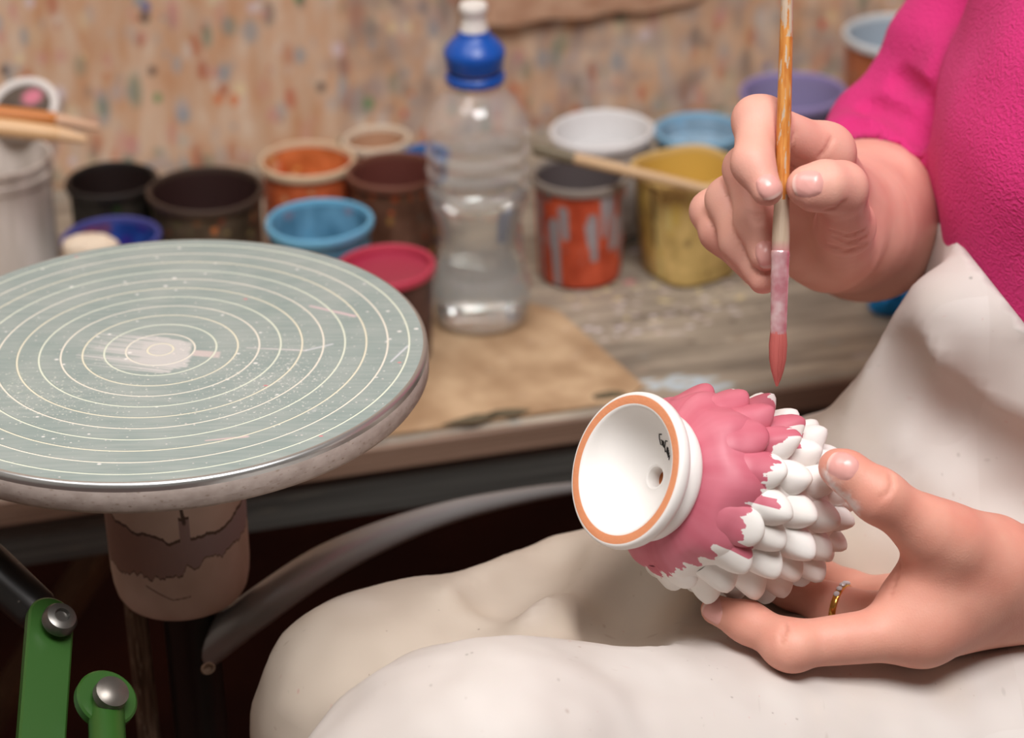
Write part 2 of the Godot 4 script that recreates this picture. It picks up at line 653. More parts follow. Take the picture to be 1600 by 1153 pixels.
func table() -> void:
	var t := thing("workbench", "paint-stained grey-brown wooden workbench with a dark metal rail under its front edge", "workbench", at_bench(0, 0.2, 0))
	var inv := -t.position
	var W := 1536
	var H := 512
	var p := Paint.new(W, H, c8(150, 132, 112))
	p.tint(fnl(0.02, 21, FastNoiseLite.TYPE_SIMPLEX_SMOOTH, 5), 0.35, 2.6, c8(112, 104, 93), c8(188, 176, 158))
	p.tint(fnl(0.012, 22, FastNoiseLite.TYPE_SIMPLEX_SMOOTH, 4), 1.0, 1.0, c8(122, 112, 100), c8(190, 176, 154), 0.35)
	var r := RandomNumberGenerator.new()
	r.seed = 5
	for i in 900:
		var q := r.randf_range(1.0, 6.0)
		var c: Color = [c8(92, 82, 74), c8(196, 186, 178), c8(170, 150, 130), c8(206, 198, 204), c8(120, 96, 76), c8(150, 156, 152)][r.randi() % 6]
		p.dot(r.randf() * W, r.randf() * H, q * 1.5, q, c, r.randf_range(0.2, 0.6), 0.6)
	for i in 140:
		var q := r.randf_range(2.0, 6.0)
		var c: Color = [c8(226, 216, 232), c8(232, 216, 160), c8(168, 194, 206), c8(230, 150, 110), c8(210, 130, 130)][r.randi() % 5]
		p.dot(r.randf() * W, H * r.randf_range(0.0, 0.7), q, q * 0.8, c, 0.75, 0.5)
	# pale blue-white splashes near the front edge
	for k in [[0.166, 0.024], [0.173, 0.020], [0.190, 0.016], [0.193, 0.011], [0.184, 0.018]]:
		for i in 6:
			p.dot((k[0] + 0.7 + r.randf_range(-0.01, 0.01)) / 1.6 * W, H * (1.0 - (k[1] + r.randf_range(-0.006, 0.006)) / 0.45), r.randf_range(3, 9), r.randf_range(3, 6), c8(186, 204, 214), 0.85, 0.6)
	for i in 90:
		p.dot((r.randf_range(0.14, 0.26) + 0.7) / 1.6 * W, H * (1.0 - r.randf_range(0.09, 0.17) / 0.45), r.randf_range(1.5, 4.5), r.randf_range(1.5, 3.5), [c8(222, 212, 222), c8(214, 196, 196), c8(226, 206, 150), c8(90, 80, 72)][i % 4], 0.8, 0.5)
	var top := textured(p.tex(), 0.6)
	bump(top, noise_tex(256, 0.05, 31), 0.06)
	# the top: a plank slab with a slightly rounded front edge, its grain running along it
	var mb := MB.new()
	var x0 := -0.9
	var x1 := 0.9
	var prof := [Vector2(0.44, 0.0), Vector2(0.006, 0.0), Vector2(0.003, -0.0008), Vector2(0.0008, -0.003), Vector2(0.0, -0.006), Vector2(0.0, -0.017), Vector2(0.002, -0.0195), Vector2(0.44, -0.02)]
	var rows := []
	var uvs := []
	for q in prof:
		var row := []
		var ur := []
		for k in 61:
			var a := lerpf(x0, x1, k / 60.0)
			var worn := 0.0015 * sin(a * 41.0) * sin(a * 13.0 + 1.0) if q.x < 0.01 else 0.0
			row.append(at_bench(a, q.x + worn, TABLE_Y + q.y) + inv)
			ur.append(Vector2((a + 0.7) / 1.6, 1.0 - (q.x - q.y) / 0.45))
		rows.append(row)
		uvs.append(ur)
	mb.grid(rows, false, uvs, true)
	for i in mb.n.size():
		pass
	obj("tabletop", mb, top, t)
	# the front edging board shows browner
	var edge := textured(streak_tex(41, c8(112, 88, 72), c8(146, 120, 102)), 0.65)
	mb = MB.new()
	mb.box(Vector3(1.8, 0.0175, 0.006), Transform3D(bench, at_bench(0, 0.0015, TABLE_Y - 0.0115) + inv), 0.0015)
	obj("edging", mb, edge, t)
	var rail := textured(streak_tex(42, c8(58, 60, 58), c8(92, 94, 90)), 0.45)
	mb = MB.new()
	mb.box(Vector3(1.76, 0.031, 0.004), Transform3D(bench, at_bench(0, 0.006, TABLE_Y - 0.036) + inv), 0.001)
	mb.box(Vector3(1.76, 0.004, 0.03), Transform3D(bench, at_bench(0, 0.021, TABLE_Y - 0.023) + inv), 0.001)
	obj("rail", mb, rail, t)
	var wood := textured(streak_tex(43, c8(74, 54, 38), c8(112, 88, 62)), 0.7)
	for a in [-0.84, 0.84]:
		for d in [0.04, 0.40]:
			mb = MB.new()
			mb.box(Vector3(0.05, 0.66, 0.05), Transform3D(bench, at_bench(a, d, 0.33) + inv), 0.003)
			obj("leg", mb, wood, t)
	mb = MB.new()
	var b0 := Vector3(-0.0861, 0.6223, -0.2728)
	var b1 := Vector3(-0.1553, 0.4955, -0.3419)
	var zz := (b1 - b0).normalized()
	var xx := zz.cross(Vector3.UP).normalized()
	mb.box(Vector3(0.018, 0.018, (b1 - b0).length() + 0.25), Transform3D(Basis(xx, zz.cross(xx), zz), (b0 + b1) / 2 + zz * 0.09 + inv), 0.002)
	obj("brace", mb, wood, t)
	mb = MB.new()
	mb.box(Vector3(1.78, 0.64, 0.012), Transform3D(bench, at_bench(0, 0.42, 0.335) + inv), 0.002)  # dark board added to deepen the shade under the bench
	obj("added_shade_panel", mb, textured(streak_tex(44, c8(58, 26, 16), c8(84, 42, 26)), 0.75), t)

	# the sheet of cardboard lying on the bench under the bottle
	var cb := thing("cardboard_sheet", "flat tan cardboard sheet lying on the bench beneath the water bottle", "cardboard", at_bench(0.05, 0.1, TABLE_Y))
	var corners := [[-0.16, 0.004], [0.135, 0.004], [0.152, 0.02], [0.130, 0.135], [0.09, 0.178], [-0.05, 0.182], [-0.16, 0.17]]
	mb = MB.new()
	var fc := []
	var fb := []
	var fu := []
	for k in corners:
		fc.append(at_bench(k[0], k[1], TABLE_Y + 0.0022) - cb.position)
		fb.append(at_bench(k[0], k[1], TABLE_Y + 0.0002) - cb.position)
		fu.append(Vector2(k[0] / 0.32 + 0.5, k[1] / 0.2))
	mb._face(fc, Vector3.UP, Transform3D.IDENTITY, fu)
	mb._face(fb, Vector3.DOWN, Transform3D.IDENTITY, fu)
	for i in corners.size():
		var j := (i + 1) % corners.size()
		var nn: Vector3 = (fc[j] - fc[i]).cross(Vector3.UP).normalized()
		mb._face([fb[i], fb[j], fc[j], fc[i]], nn, Transform3D.IDENTITY, [fu[i], fu[j], fu[j], fu[i]])
	var pc := Paint.new(512, 320, c8(180, 150, 116))
	pc.tint(fnl(0.012, 51), 1.0, 1.0, c8(158, 128, 96), c8(196, 168, 134))
	for i in 160:
		pc.dot(r.randf() * 512, r.randf() * 320, r.randf_range(1, 9), r.randf_range(1, 5), [c8(196, 176, 150), c8(140, 112, 84), c8(190, 180, 170), c8(214, 196, 190)][r.randi() % 4], r.randf_range(0.15, 0.5), 0.7)
	obj("sheet", mb, textured(pc.tex(), 0.85), cb)
	# torn dark scraps at its front edge
	for k in [[0.040, 0.006, 0.022], [0.062, 0.008, 0.016], [0.128, 0.012, 0.014]]:
		var q := []
		var n := 9
		mb = MB.new()
		for i in n:
			var a := TAU * i / n
			q.append(at_bench(k[0] + cos(a) * k[2] * r.randf_range(0.6, 1.0), k[1] + sin(a) * 0.006 * r.randf_range(0.5, 1.0), TABLE_Y + 0.0032) - cb.position)
		mb._face(q, Vector3.UP, Transform3D.IDENTITY, q.map(func(_x): return Vector2.ZERO))
		for i in n:
			var a: Vector3 = q[i]
			var b: Vector3 = q[(i + 1) % n]
			mb._face([a, b, b + Vector3.DOWN * 0.001, a + Vector3.DOWN * 0.001], Vector3.UP.cross(b - a).normalized(), Transform3D.IDENTITY, [Vector2.ZERO, Vector2.ZERO, Vector2.ZERO, Vector2.ZERO])
		obj("torn_scrap", mb, mat(c8(96, 86, 66), 0.9), cb)


func streak_tex(sd: int, a: Color, b: Color, w := 512, h := 128) -> ImageTexture:
	var p := Paint.new(w, h, a)
	p.tint(fnl(0.02, sd, FastNoiseLite.TYPE_SIMPLEX_SMOOTH, 5), 0.5, 2.5, a, b)
	var r := RandomNumberGenerator.new()
	r.seed = sd
	for i in 60:
		var q := r.randf_range(1.0, 3.0)
		p.dot(r.randf() * w, r.randf() * h, q, q, [b.lightened(0.35), a.darkened(0.3), c8(150, 140, 120)][r.randi() % 3], 0.5, 0.6)
	return p.tex()


# ------------------------------------------------------------------ the turntable
func turntable() -> void:
	var t := thing("turntable", "round grey metal potter's turntable scribed with pale rings, on a pinkish plaster post", "turntable", Vector3(0, 0.0, 0))
	var Y := 0.89
	var R := 0.1247
	var rings := []
	for k in 12: rings.append((k + 0.6036) * 0.01)
	# plate: flat top with a groove under each ring, rounded rim
	var prof := [Vector2(0.0, Y)]
	for q in rings:
		prof += [Vector2(q - 0.00056, Y), Vector2(q - 0.00044, Y - 0.0004), Vector2(q + 0.00044, Y - 0.0004), Vector2(q + 0.00056, Y)]
	prof += [Vector2(R - 0.0022, Y), Vector2(R - 0.0022, Y - 0.004), Vector2(0.0, Y - 0.004)]
	var mb := MB.new()
	mb.lathe(prof, 160)
	for i in mb.v.size():
		mb.uv[i] = Vector2(mb.v[i].x / 0.26 + 0.5, mb.v[i].z / 0.26 + 0.5)
	var m := textured(disc_tex(), 0.42)
	m.metallic = 0.12
	obj("plate", mb, m, t)
	mb = MB.new()
	prof = [Vector2(R - 0.0023, Y - 0.0001)]
	for k in 9:
		var a := PI / 2 * k / 8.0
		prof.append(Vector2(R - 0.0022 + 0.0022 * sin(a), Y - 0.0022 + 0.0022 * cos(a)))
	prof.append(Vector2(R, Y - 0.004))
	mb.lathe(prof, 160)
	obj("polished_edge", mb, mat(c8(196, 200, 200), 0.28, 0.85), t)
	for i in 12:
		mb = MB.new()
		mb.lathe([Vector2(rings[i] - 0.00046, Y - 0.0004), Vector2(rings[i] - 0.00036, Y - 0.0001), Vector2(rings[i] + 0.00036, Y - 0.0001), Vector2(rings[i] + 0.00046, Y - 0.0004)], 128)
		obj("scribed_ring", mb, mat([c8(226, 222, 200), c8(228, 224, 210), c8(220, 226, 208)][i % 3], 0.8), t)
	# body of the disc under the plate
	mb = MB.new()
	prof = [Vector2(0.0, Y - 0.003), Vector2(R - 0.0006, Y - 0.003), Vector2(R + 0.0002, Y - 0.0042), Vector2(R + 0.0002, Y - 0.013), Vector2(R - 0.001, Y - 0.0148), Vector2(R - 0.004, Y - 0.016), Vector2(0.0, Y - 0.016)]
	mb.lathe(prof, 160)
	for i in mb.v.size():
		mb.uv[i] = Vector2(atan2(mb.v[i].z, mb.v[i].x) / TAU * 8.0, mb.v[i].y / 0.04)
	var pr := Paint.new(512, 256, c8(168, 156, 149))
	pr.tint(fnl(0.02, 61, FastNoiseLite.TYPE_SIMPLEX_SMOOTH, 5), 0.8, 1.0, c8(158, 145, 137), c8(180, 168, 161))
	for i in 260:
		var q := rng.randf_range(0.8, 4.0)
		pr.dot(rng.randf() * 512, rng.randf() * 256, q * 1.6, q, [c8(108, 90, 72), c8(190, 180, 172), c8(130, 112, 98)][i % 3], 0.4, 0.7)
	obj("rim", mb, textured(pr.tex(), 0.55), t)
	# plaster post
	mb = MB.new()
	prof = [Vector2(0.0, 0.8745), Vector2(0.0345, 0.8745), Vector2(0.0343, 0.85), Vector2(0.0340, 0.80), Vector2(0.0337, 0.775), Vector2(0.0331, 0.768), Vector2(0.0318, 0.762), Vector2(0.0298, 0.7585), Vector2(0.027, 0.757), Vector2(0.0, 0.757)]
	mb.lathe(prof, 96)
	for i in mb.v.size():
		mb.uv[i] = Vector2(atan2(mb.v[i].x, mb.v[i].z) / TAU + 0.5, (0.8745 - mb.v[i].y) / 0.118)
	var pp := textured(post_tex(), 0.7)
	bump(pp, noise_tex(128, 0.06, 8), 0.02)
	obj("post", mb, pp, t)
	# black tube, with a bolt hole
	mb = MB.new()
	mb.lathe([Vector2(0.0, 0.76), Vector2(0.0135, 0.76), Vector2(0.0135, 0.03), Vector2(0.0, 0.03)], 40, Transform3D(Basis.IDENTITY, Vector3(0.002, 0, -0.002)))
	obj("column", mb, mat(c8(24, 22, 22), 0.35, 0.3), t)
	mb = MB.new()
	var hole := Vector3(0.0144, 0.7363, 0.0377)
	var hn := Vector3(0.3499, 0.4575, 0.8892).normalized()
	var hb := Basis(hn.cross(Vector3.UP).normalized(), hn, Vector3.UP)
	mb.lathe([Vector2(0.0036, 0.0), Vector2(0.0034, 0.0012), Vector2(0.0026, 0.0012), Vector2(0.0024, -0.001), Vector2(0.0, -0.001)], 24, Transform3D(hb, hole))
	obj("bolt", mb, mat(c8(150, 128, 110), 0.4, 0.5), t)
	# rusty plate clamped to the left of the tube
	mb = MB.new()
	mb.box(Vector3(0.011, 0.22, 0.004), Transform3D(Basis(Vector3.UP, 0.35), Vector3(-0.0239, 0.6906, 0.0018)), 0.0015)
	var rp := Paint.new(64, 256, c8(92, 74, 58))
	rp.tint(fnl(0.05, 66), 1.0, 0.5, c8(70, 52, 38), c8(128, 110, 92))
	for i in 26: rp.dot(rng.randf() * 30, rng.randf() * 256, rng.randf_range(1, 3), rng.randf_range(2, 5), c8(198, 184, 168), 0.7, 0.5)
	obj("clamp_plate", mb, textured(rp.tex(), 0.8), t)
	# curved black arm leaving the tube and tapering away under the bench
	mb = MB.new()
	var cv := Curve3D.new()
	var pts := [Vector3(0.0073, 0.722, 0.0001), Vector3(0.0351, 0.7456, 0.0013), Vector3(0.0655, 0.7534, -0.0254), Vector3(0.096, 0.7482, -0.0622), Vector3(0.1283, 0.7398, -0.0973), Vector3(0.1624, 0.7257, -0.1351), Vector3(0.1949, 0.7095, -0.1717), Vector3(0.2311, 0.6922, -0.2078)]
	for i in pts.size():
		var d: Vector3 = (pts[mini(i + 1, pts.size() - 1)] - pts[maxi(i - 1, 0)]) / 6.0
		cv.add_point(pts[i], -d, d)
	var rad := [0.0100, 0.0098, 0.0094, 0.0078, 0.0060, 0.0046, 0.0034, 0.0028]
	var path := []
	var rr := []
	for i in 57:
		var f := i / 8.0
		path.append(cv.samplef(f))
		rr.append(lerpf(rad[mini(int(f), 7)], rad[mini(int(f) + 1, 7)], f - floorf(f)))
	mb.tube(path, rr, 20)
	obj("curved_arm", mb, mat(c8(150, 152, 153), 0.36, 0.4), t)
	# feet of the stand
	for k in 3:
		mb = MB.new()
		var a := TAU * k / 3.0 + 0.5
		mb.tube([Vector3(0, 0.06, 0), Vector3(cos(a) * 0.12, 0.035, sin(a) * 0.12), Vector3(cos(a) * 0.22, 0.012, sin(a) * 0.22)], [0.011, 0.011, 0.011], 14)
		obj("foot", mb, mat(c8(26, 25, 25), 0.4, 0.3), t)


func disc_tex() -> ImageTexture:
	var S := 1200
	var p := Paint.new(S, S, c8(158, 166, 160))
	p.tint(fnl(0.02, 71, FastNoiseLite.TYPE_SIMPLEX_SMOOTH, 4), 0.25, 3.0, c8(140, 157, 154), c8(162, 175, 172))
	p.tint(fnl(0.006, 72), 1.0, 1.0, c8(138, 157, 154), c8(168, 178, 174), 0.4)
	var k := S / 0.26
	var r := RandomNumberGenerator.new()
	r.seed = 77
	var cx := S / 2.0
	# greenish and white clouds of dried paint
	for i in 60:
		p.dot(cx + r.randf_range(-0.085, -0.05) * k, cx + r.randf_range(-0.01, 0.04) * k, r.randf_range(8, 30), r.randf_range(4, 14), c8(186, 204, 190), 0.10, 0.9)
		p.dot(cx + r.randf_range(0.02, 0.06) * k, cx + r.randf_range(-0.06, -0.03) * k, r.randf_range(8, 30), r.randf_range(4, 12), c8(176, 200, 176), 0.08, 0.9)
	# the dragged smear of slip in the middle
	var smear := c8(202, 203, 201)
	for i in 70:
		var y := r.randf_range(-0.016, 0.017)
		var x1 := 0.012 - absf(y - 0.001) * 0.35 + r.randf_range(-0.004, 0.004)
		var x0 := r.randf_range(-0.04, -0.012)
		p.streak(cx + x0 * k, cx + (y - 0.002) * k, cx + x1 * k, cx + (y + (x1 - x0) * 0.22) * k, r.randf_range(1.0, 3.0), r.randf_range(4.0, 8.0), smear, 0.30, 0.8)
	for i in 26:
		var y := r.randf_range(-0.008, 0.012)
		p.streak(cx - 0.008 * k, cx + y * k, cx + 0.013 * k, cx + (y + 0.002) * k, 7.0, 10.0, smear, 0.28, 0.7)
	for i in 10:
		p.streak(cx + 0.016 * k, cx + (0.002 + i * 0.0005) * k, cx + 0.028 * k, cx + (0.004 + i * 0.0006) * k, 5.0, 4.0, c8(204, 194, 191), 0.45, 0.8)
	# strokes of pink and white
	p.streak(cx + 0.067 * k, cx - 0.043 * k, cx + 0.089 * k, cx - 0.031 * k, 5.0, 7.0, c8(208, 190, 192), 0.6)
	p.streak(cx + 0.040 * k, cx + 0.000 * k, cx + 0.068 * k, cx + 0.004 * k, 2.0, 4.0, c8(206, 204, 204), 0.6)
	p.streak(cx + 0.068 * k, cx + 0.004 * k, cx + 0.080 * k, cx - 0.002 * k, 4.0, 4.0, c8(204, 210, 214), 0.6)
	p.streak(cx + 0.108 * k, cx + 0.017 * k, cx + 0.116 * k, cx + 0.000 * k, 3.0, 3.5, c8(206, 212, 216), 0.7)
	p.streak(cx + 0.030 * k, cx + 0.088 * k, cx + 0.048 * k, cx + 0.085 * k, 3.0, 5.0, c8(206, 190, 188), 0.6)
	for i in 24:
		p.dot(cx + 0.075 * k + r.randfn() * 14.0, cx + 0.062 * k + r.randfn() * 8.0, r.randf_range(3, 9), r.randf_range(2, 5), c8(208, 212, 212), 0.3, 0.8)
	# many small specks, thickest in two drifts
	for i in 3000:
		var x := cx + r.randf_range(-0.124, 0.124) * k
		var y := cx + r.randf_range(-0.124, 0.124) * k
		if i % 3 == 0:
			x = cx + (0.055 + r.randfn() * 0.02) * k
			y = cx + (0.03 + r.randfn() * 0.02) * k
		elif i % 3 == 1:
			x = cx + (-0.045 + r.randfn() * 0.03) * k
			y = cx + (0.045 + r.randfn() * 0.016) * k
		var q := 0.9 + 1.7 * pow(r.randf(), 3.0)
		p.dot(x, y, q * 1.3, q, [c8(232, 232, 226), c8(222, 226, 214), c8(236, 228, 224)][i % 3], 0.85, 0.6)
	for i in 60:
		var a := r.randf() * TAU
		var q := sqrt(r.randf()) * 0.12 * k
		var z := r.randf_range(2.0, 5.5)
		p.dot(cx + cos(a) * q, cx + sin(a) * q, z * 1.3, z, c8(238, 238, 234), 0.9, 0.5)
	for q in [[0.112, 0.018], [0.052, 0.038], [0.08, 0.086], [-0.055, -0.105], [0.035, -0.052]]:
		p.dot(cx + q[0] * k, cx + q[1] * k, 6.0, 3.5, c8(226, 130, 136), 0.9, 0.5)
	return p.tex()


func post_tex() -> ImageTexture:
	var w := 768
	var h := 256
	var p := Paint.new(w, h, c8(190, 170, 158))
	p.tint(fnl(0.008, 81), 1.0, 1.0, c8(184, 163, 150), c8(200, 181, 170))
	# a band where the coat has come off, with ragged edges; lower on the left of the front face, rising to the right
	var n := fnl(0.02, 82, FastNoiseLite.TYPE_SIMPLEX_SMOOTH, 4)
	for i in w:
		var u := float(i) / w
		var top := 0.52 + 0.06 * sin((u - 0.5) * 9.0 + 1.2) + 0.03 * n.get_noise_2d(i * 1.0, 0)
		if absf(u - 0.54) < 0.012: top -= 0.10
		var bot := 0.72 + 0.05 * sin((u - 0.42) * 9.0 + 1.8) + 0.05 * n.get_noise_2d(i * 1.6, 90)
		for j in range(int(top * h), int(bot * h)):
			var e := minf(j - top * h, bot * h - j)
			var c := c8(140, 112, 102).lerp(c8(150, 132, 134), clampf((u - 0.42) * 6.0, 0, 1))
			if e < 2.5: c = c8(84, 68, 60)
			var o := (j * w + i) * 3
			p.d[o] = c.r8; p.d[o + 1] = c.g8; p.d[o + 2] = c.b8
	p.streak(0.535 * w, 0.42 * h, 0.54 * w, 0.50 * h, 3.0, 4.0, c8(78, 62, 56), 0.8)
	p.streak(0.44 * w, 0.80 * h, 0.50 * w, 0.86 * h, 1.2, 1.0, c8(110, 92, 82), 0.7)
	p.streak(0.50 * w, 0.86 * h, 0.54 * w, 0.85 * h, 1.0, 1.0, c8(110, 92, 82), 0.7)
	p.streak(0.665 * w, 0.0 * h, 0.665 * w, 0.35 * h, 2.0, 2.5, c8(92, 84, 84), 0.7)
	return p.tex()


func wheel_frame() -> void:
	var green := mat(c8(42, 82, 28), 0.35)
	var t := thing("metal_frame", "green steel lever with round bolt and black tube, left of the turntable post", "metal frame", Vector3(-0.15, 0.0, 0.06))
	var inv := -t.position
	# the lever: a flat bar with a round head
	var head := Vector3(-0.0455, 0.8036, 0.0951)
	var foot := Vector3(-0.0409, 0.7586, 0.1976)
	var dn := (foot - head).normalized()
	var face := Vector3(0.4519, 0.5443, 0.8438).normalized()
	face = (face - dn * face.dot(dn)).normalized()
	var side := dn.cross(face).normalized()
	var w := 0.0105
	var out := []
	for i in 17:
		var a := PI * i / 16.0
		out.append(head + side * cos(a) * w - dn * sin(a) * w)
	out.append(foot - side * w)
	out.append(foot + side * w)
	var mb := MB.new()
	var th := 0.0055
	var f := out.map(func(q): return q + face * th * 0.5 + inv)
	var b := out.map(func(q): return q - face * th * 0.5 + inv)
	var ins := out.map(func(q): return q + face * th * 0.5 + (head + dn * clampf((q - head).dot(dn), 0.0, 1.0) - q).normalized() * 0.001 + inv)
	var low := out.map(func(q): return q + face * (th * 0.5 - 0.001) + inv)
	var z := []
	for q in out: z.append(Vector2.ZERO)
	mb._face(ins, face, Transform3D.IDENTITY, z)
	mb._face(b, -face, Transform3D.IDENTITY, z)
	for i in out.size():
		var j := (i + 1) % out.size()
		var o2: Vector3 = (out[i] + out[j]) / 2
		var nn: Vector3 = (out[j] - out[i]).cross(face).normalized()
		if nn.dot(o2 - (head + foot) / 2) < 0: nn = -nn
		mb._face([low[i], low[j], ins[j], ins[i]], (nn + face).normalized(), Transform3D.IDENTITY, [Vector2.ZERO, Vector2.ZERO, Vector2.ZERO, Vector2.ZERO])
		mb._face([b[i], b[j], low[j], low[i]], nn, Transform3D.IDENTITY, [Vector2.ZERO, Vector2.ZERO, Vector2.ZERO, Vector2.ZERO])
	obj("lever", mb, green, t)
	var fb := Basis(side, face, side.cross(face))
	mb = MB.new()
	mb.lathe([Vector2(0.0078, 0.0), Vector2(0.0078, 0.003), Vector2(0.0066, 0.0052), Vector2(0.004, 0.0062), Vector2(0.0034, 0.0062), Vector2(0.0030, 0.0042), Vector2(0.0, 0.0042)], 32, Transform3D(fb, Vector3(-0.0417, 0.8043, 0.1004) + face * th * 0.5 + inv))
	obj("bolt", mb, mat(c8(112, 110, 106), 0.32, 0.8), t)
	# black tube meeting the head from the upper left
	mb = MB.new()
	mb.tube([Vector3(-0.1111, 0.8268, 0.0378) + inv, Vector3(-0.0786, 0.8121, 0.0624) + inv, Vector3(-0.0541, 0.7988, 0.0807) + inv], [0.0115, 0.0115, 0.0105], 22)
	var bt := Paint.new(128, 256, c8(24, 24, 24))
	for i in 50: bt.dot(rng.randf() * 128, rng.randf() * 256, rng.randf_range(1, 3), rng.randf_range(1, 3), [c8(120, 150, 140), c8(90, 84, 78), c8(150, 140, 130)][i % 3], 0.6, 0.6)
	obj("tube", mb, textured(bt.tex(), 0.35), t)
	# second green lug further down with its own bolt
	mb = MB.new()
	mb.lathe([Vector2(0.0, 0.003), Vector2(0.0128, 0.003), Vector2(0.0138, 0.002), Vector2(0.0138, -0.002), Vector2(0.0, -0.003)], 36, Transform3D(fb, Vector3(-0.0162, 0.7886, 0.1368) + inv))
	mb.tube([Vector3(-0.0165, 0.7874, 0.1351) + inv, Vector3(-0.0046, 0.7684, 0.2151) + inv], [0.008, 0.008], 14)
	obj("lug", mb, green, t)
	mb = MB.new()
	mb.lathe([Vector2(0.0078, 0.0), Vector2(0.0074, 0.004), Vector2(0.004, 0.006), Vector2(0.0, 0.006)], 28, Transform3D(fb, Vector3(-0.0147, 0.7914, 0.1398) + face * 0.003 + inv))
	obj("bolt", mb, mat(c8(112, 108, 102), 0.35, 0.7), t)
	mb = MB.new()
	mb.box(Vector3(0.05, 0.02, 0.16), Transform3D(bench, Vector3(Vector3(-0.0235, 0.7623, 0.2069).x, 0.72, Vector3(-0.0235, 0.7623, 0.2069).z) + inv), 0.003)
	mb.box(Vector3(0.03, 0.71, 0.03), Transform3D(bench, Vector3(Vector3(-0.0235, 0.7623, 0.2069).x, 0.356, Vector3(-0.0235, 0.7623, 0.2069).z) + inv), 0.003)
	obj("base_post", mb, mat(c8(30, 30, 30), 0.4), t)
	# pale cup standing on the floor far below
	var w0 := Vector3(-0.3548, 0, -1.0823)
	var cup := thing("floor_cup", "small white cup on the dark floor, blurred, at the left behind the green lever", "cup", w0)
	mb = MB.new()
	mb.lathe([Vector2(0, 0.001), Vector2(0.022, 0.001), Vector2(0.024, 0.003), Vector2(0.03, 0.05), Vector2(0.0285, 0.05), Vector2(0.023, 0.005), Vector2(0, 0.004)], 32)
	obj("bowl", mb, mat(c8(205, 200, 192), 0.5), cup)


# ------------------------------------------------------------------ paint cups
func cup_tex(sd: int, base: Color, pal: Array, n: int, big := 1.0, drips := 0) -> ImageTexture:
	var w := 320
	var h := 160
	var p := Paint.new(w, h, base)
	var r := RandomNumberGenerator.new()
	r.seed = sd
	p.tint(fnl(0.03, sd), 1.0, 0.6, base.darkened(0.18), base.lightened(0.10))
	for i in drips:
		var x := r.randf() * w
		var y := r.randf_range(-20, h * 0.45)
		var c: Color = pal[r.randi() % pal.size()]
		p.streak(x, y, x + r.randf_range(-3, 3), y + r.randf_range(25, 110), r.randf_range(4, 9), r.randf_range(3, 6), c, 0.85, 0.4)
	for i in n:
		var c: Color = pal[r.randi() % pal.size()]
		var q := r.randf_range(1.5, 7.0) * big
		p.dot(r.randf() * w, r.randf() * h, q, q * r.randf_range(0.8, 2.0), c, r.randf_range(0.5, 0.95), 0.4)
	return p.tex()


func cup(px: Vector3, dia: float, h: float, label: String, outer: Texture2D, inside: Color, lip: Color, fill: float, taper := 0.86, power := 2.0, inside_tex: Texture2D = null, turn := 0.0) -> Node3D:
	var t := thing("paint_cup", label, "paint cup", Vector3(px.x, TABLE_Y, px.z), "paint cups on the bench")
	t.rotation.y = turn
	var r := dia / 2.0
	var wob := func(q: Vector3) -> Vector3:
		return q + Vector3(sin(q.z * 60.0 + px.x * 40.0), 0, cos(q.x * 55.0 + px.z * 30.0)) * 0.0009 * (q.y / h)
	var mb := MB.new()
	mb.lathe([Vector2(0.0, 0.0008), Vector2(r * taper - 0.003, 0.0008), Vector2(r * taper, 0.003), Vector2(lerpf(r * taper, r, 0.5), h * 0.5), Vector2(r - 0.0015, h - 0.006)], 48, Transform3D.IDENTITY, power, wob)
	for i in mb.v.size():
		mb.uv[i] = Vector2(mb.uv[i].x, 1.0 - mb.v[i].y / h)
	obj("wall", mb, textured(outer, 0.5), t)
	mb = MB.new()
	mb.lathe([Vector2(r - 0.0016, h - 0.0064), Vector2(r + 0.0006, h - 0.0055), Vector2(r + 0.0012, h - 0.003), Vector2(r + 0.0006, h - 0.0008), Vector2(r - 0.0008, h), Vector2(r - 0.0022, h - 0.0008), Vector2(r - 0.0028, h - 0.004)], 48, Transform3D.IDENTITY, power, wob)
	obj("lip", mb, mat(lip, 0.45), t)
	mb = MB.new()
	mb.lathe([Vector2(r - 0.0026, h - 0.003), Vector2(lerpf(r * taper, r, 0.5) - 0.0026, h * 0.5), Vector2(r * taper - 0.003, 0.004), Vector2(0.0, 0.004)], 48, Transform3D.IDENTITY, power, wob)
	for i in mb.v.size():
		mb.uv[i] = Vector2(mb.uv[i].x, 1.0 - mb.v[i].y / h)
	obj("inner_wall", mb, textured(inside_tex, 0.5) if inside_tex else mat(inside, 0.5), t)
	if fill > 0.0:
		mb = MB.new()
		var fr := lerpf(r * taper, r, fill) - 0.002
		mb.lathe([Vector2(0.0, h * fill), Vector2(fr * 0.9, h * fill), Vector2(fr, h * fill + 0.0012)], 40, Transform3D.IDENTITY, power)
		obj("paint", mb, textured(inside_tex, 0.35) if inside_tex else mat(inside.darkened(0.1), 0.3), t)
	return t


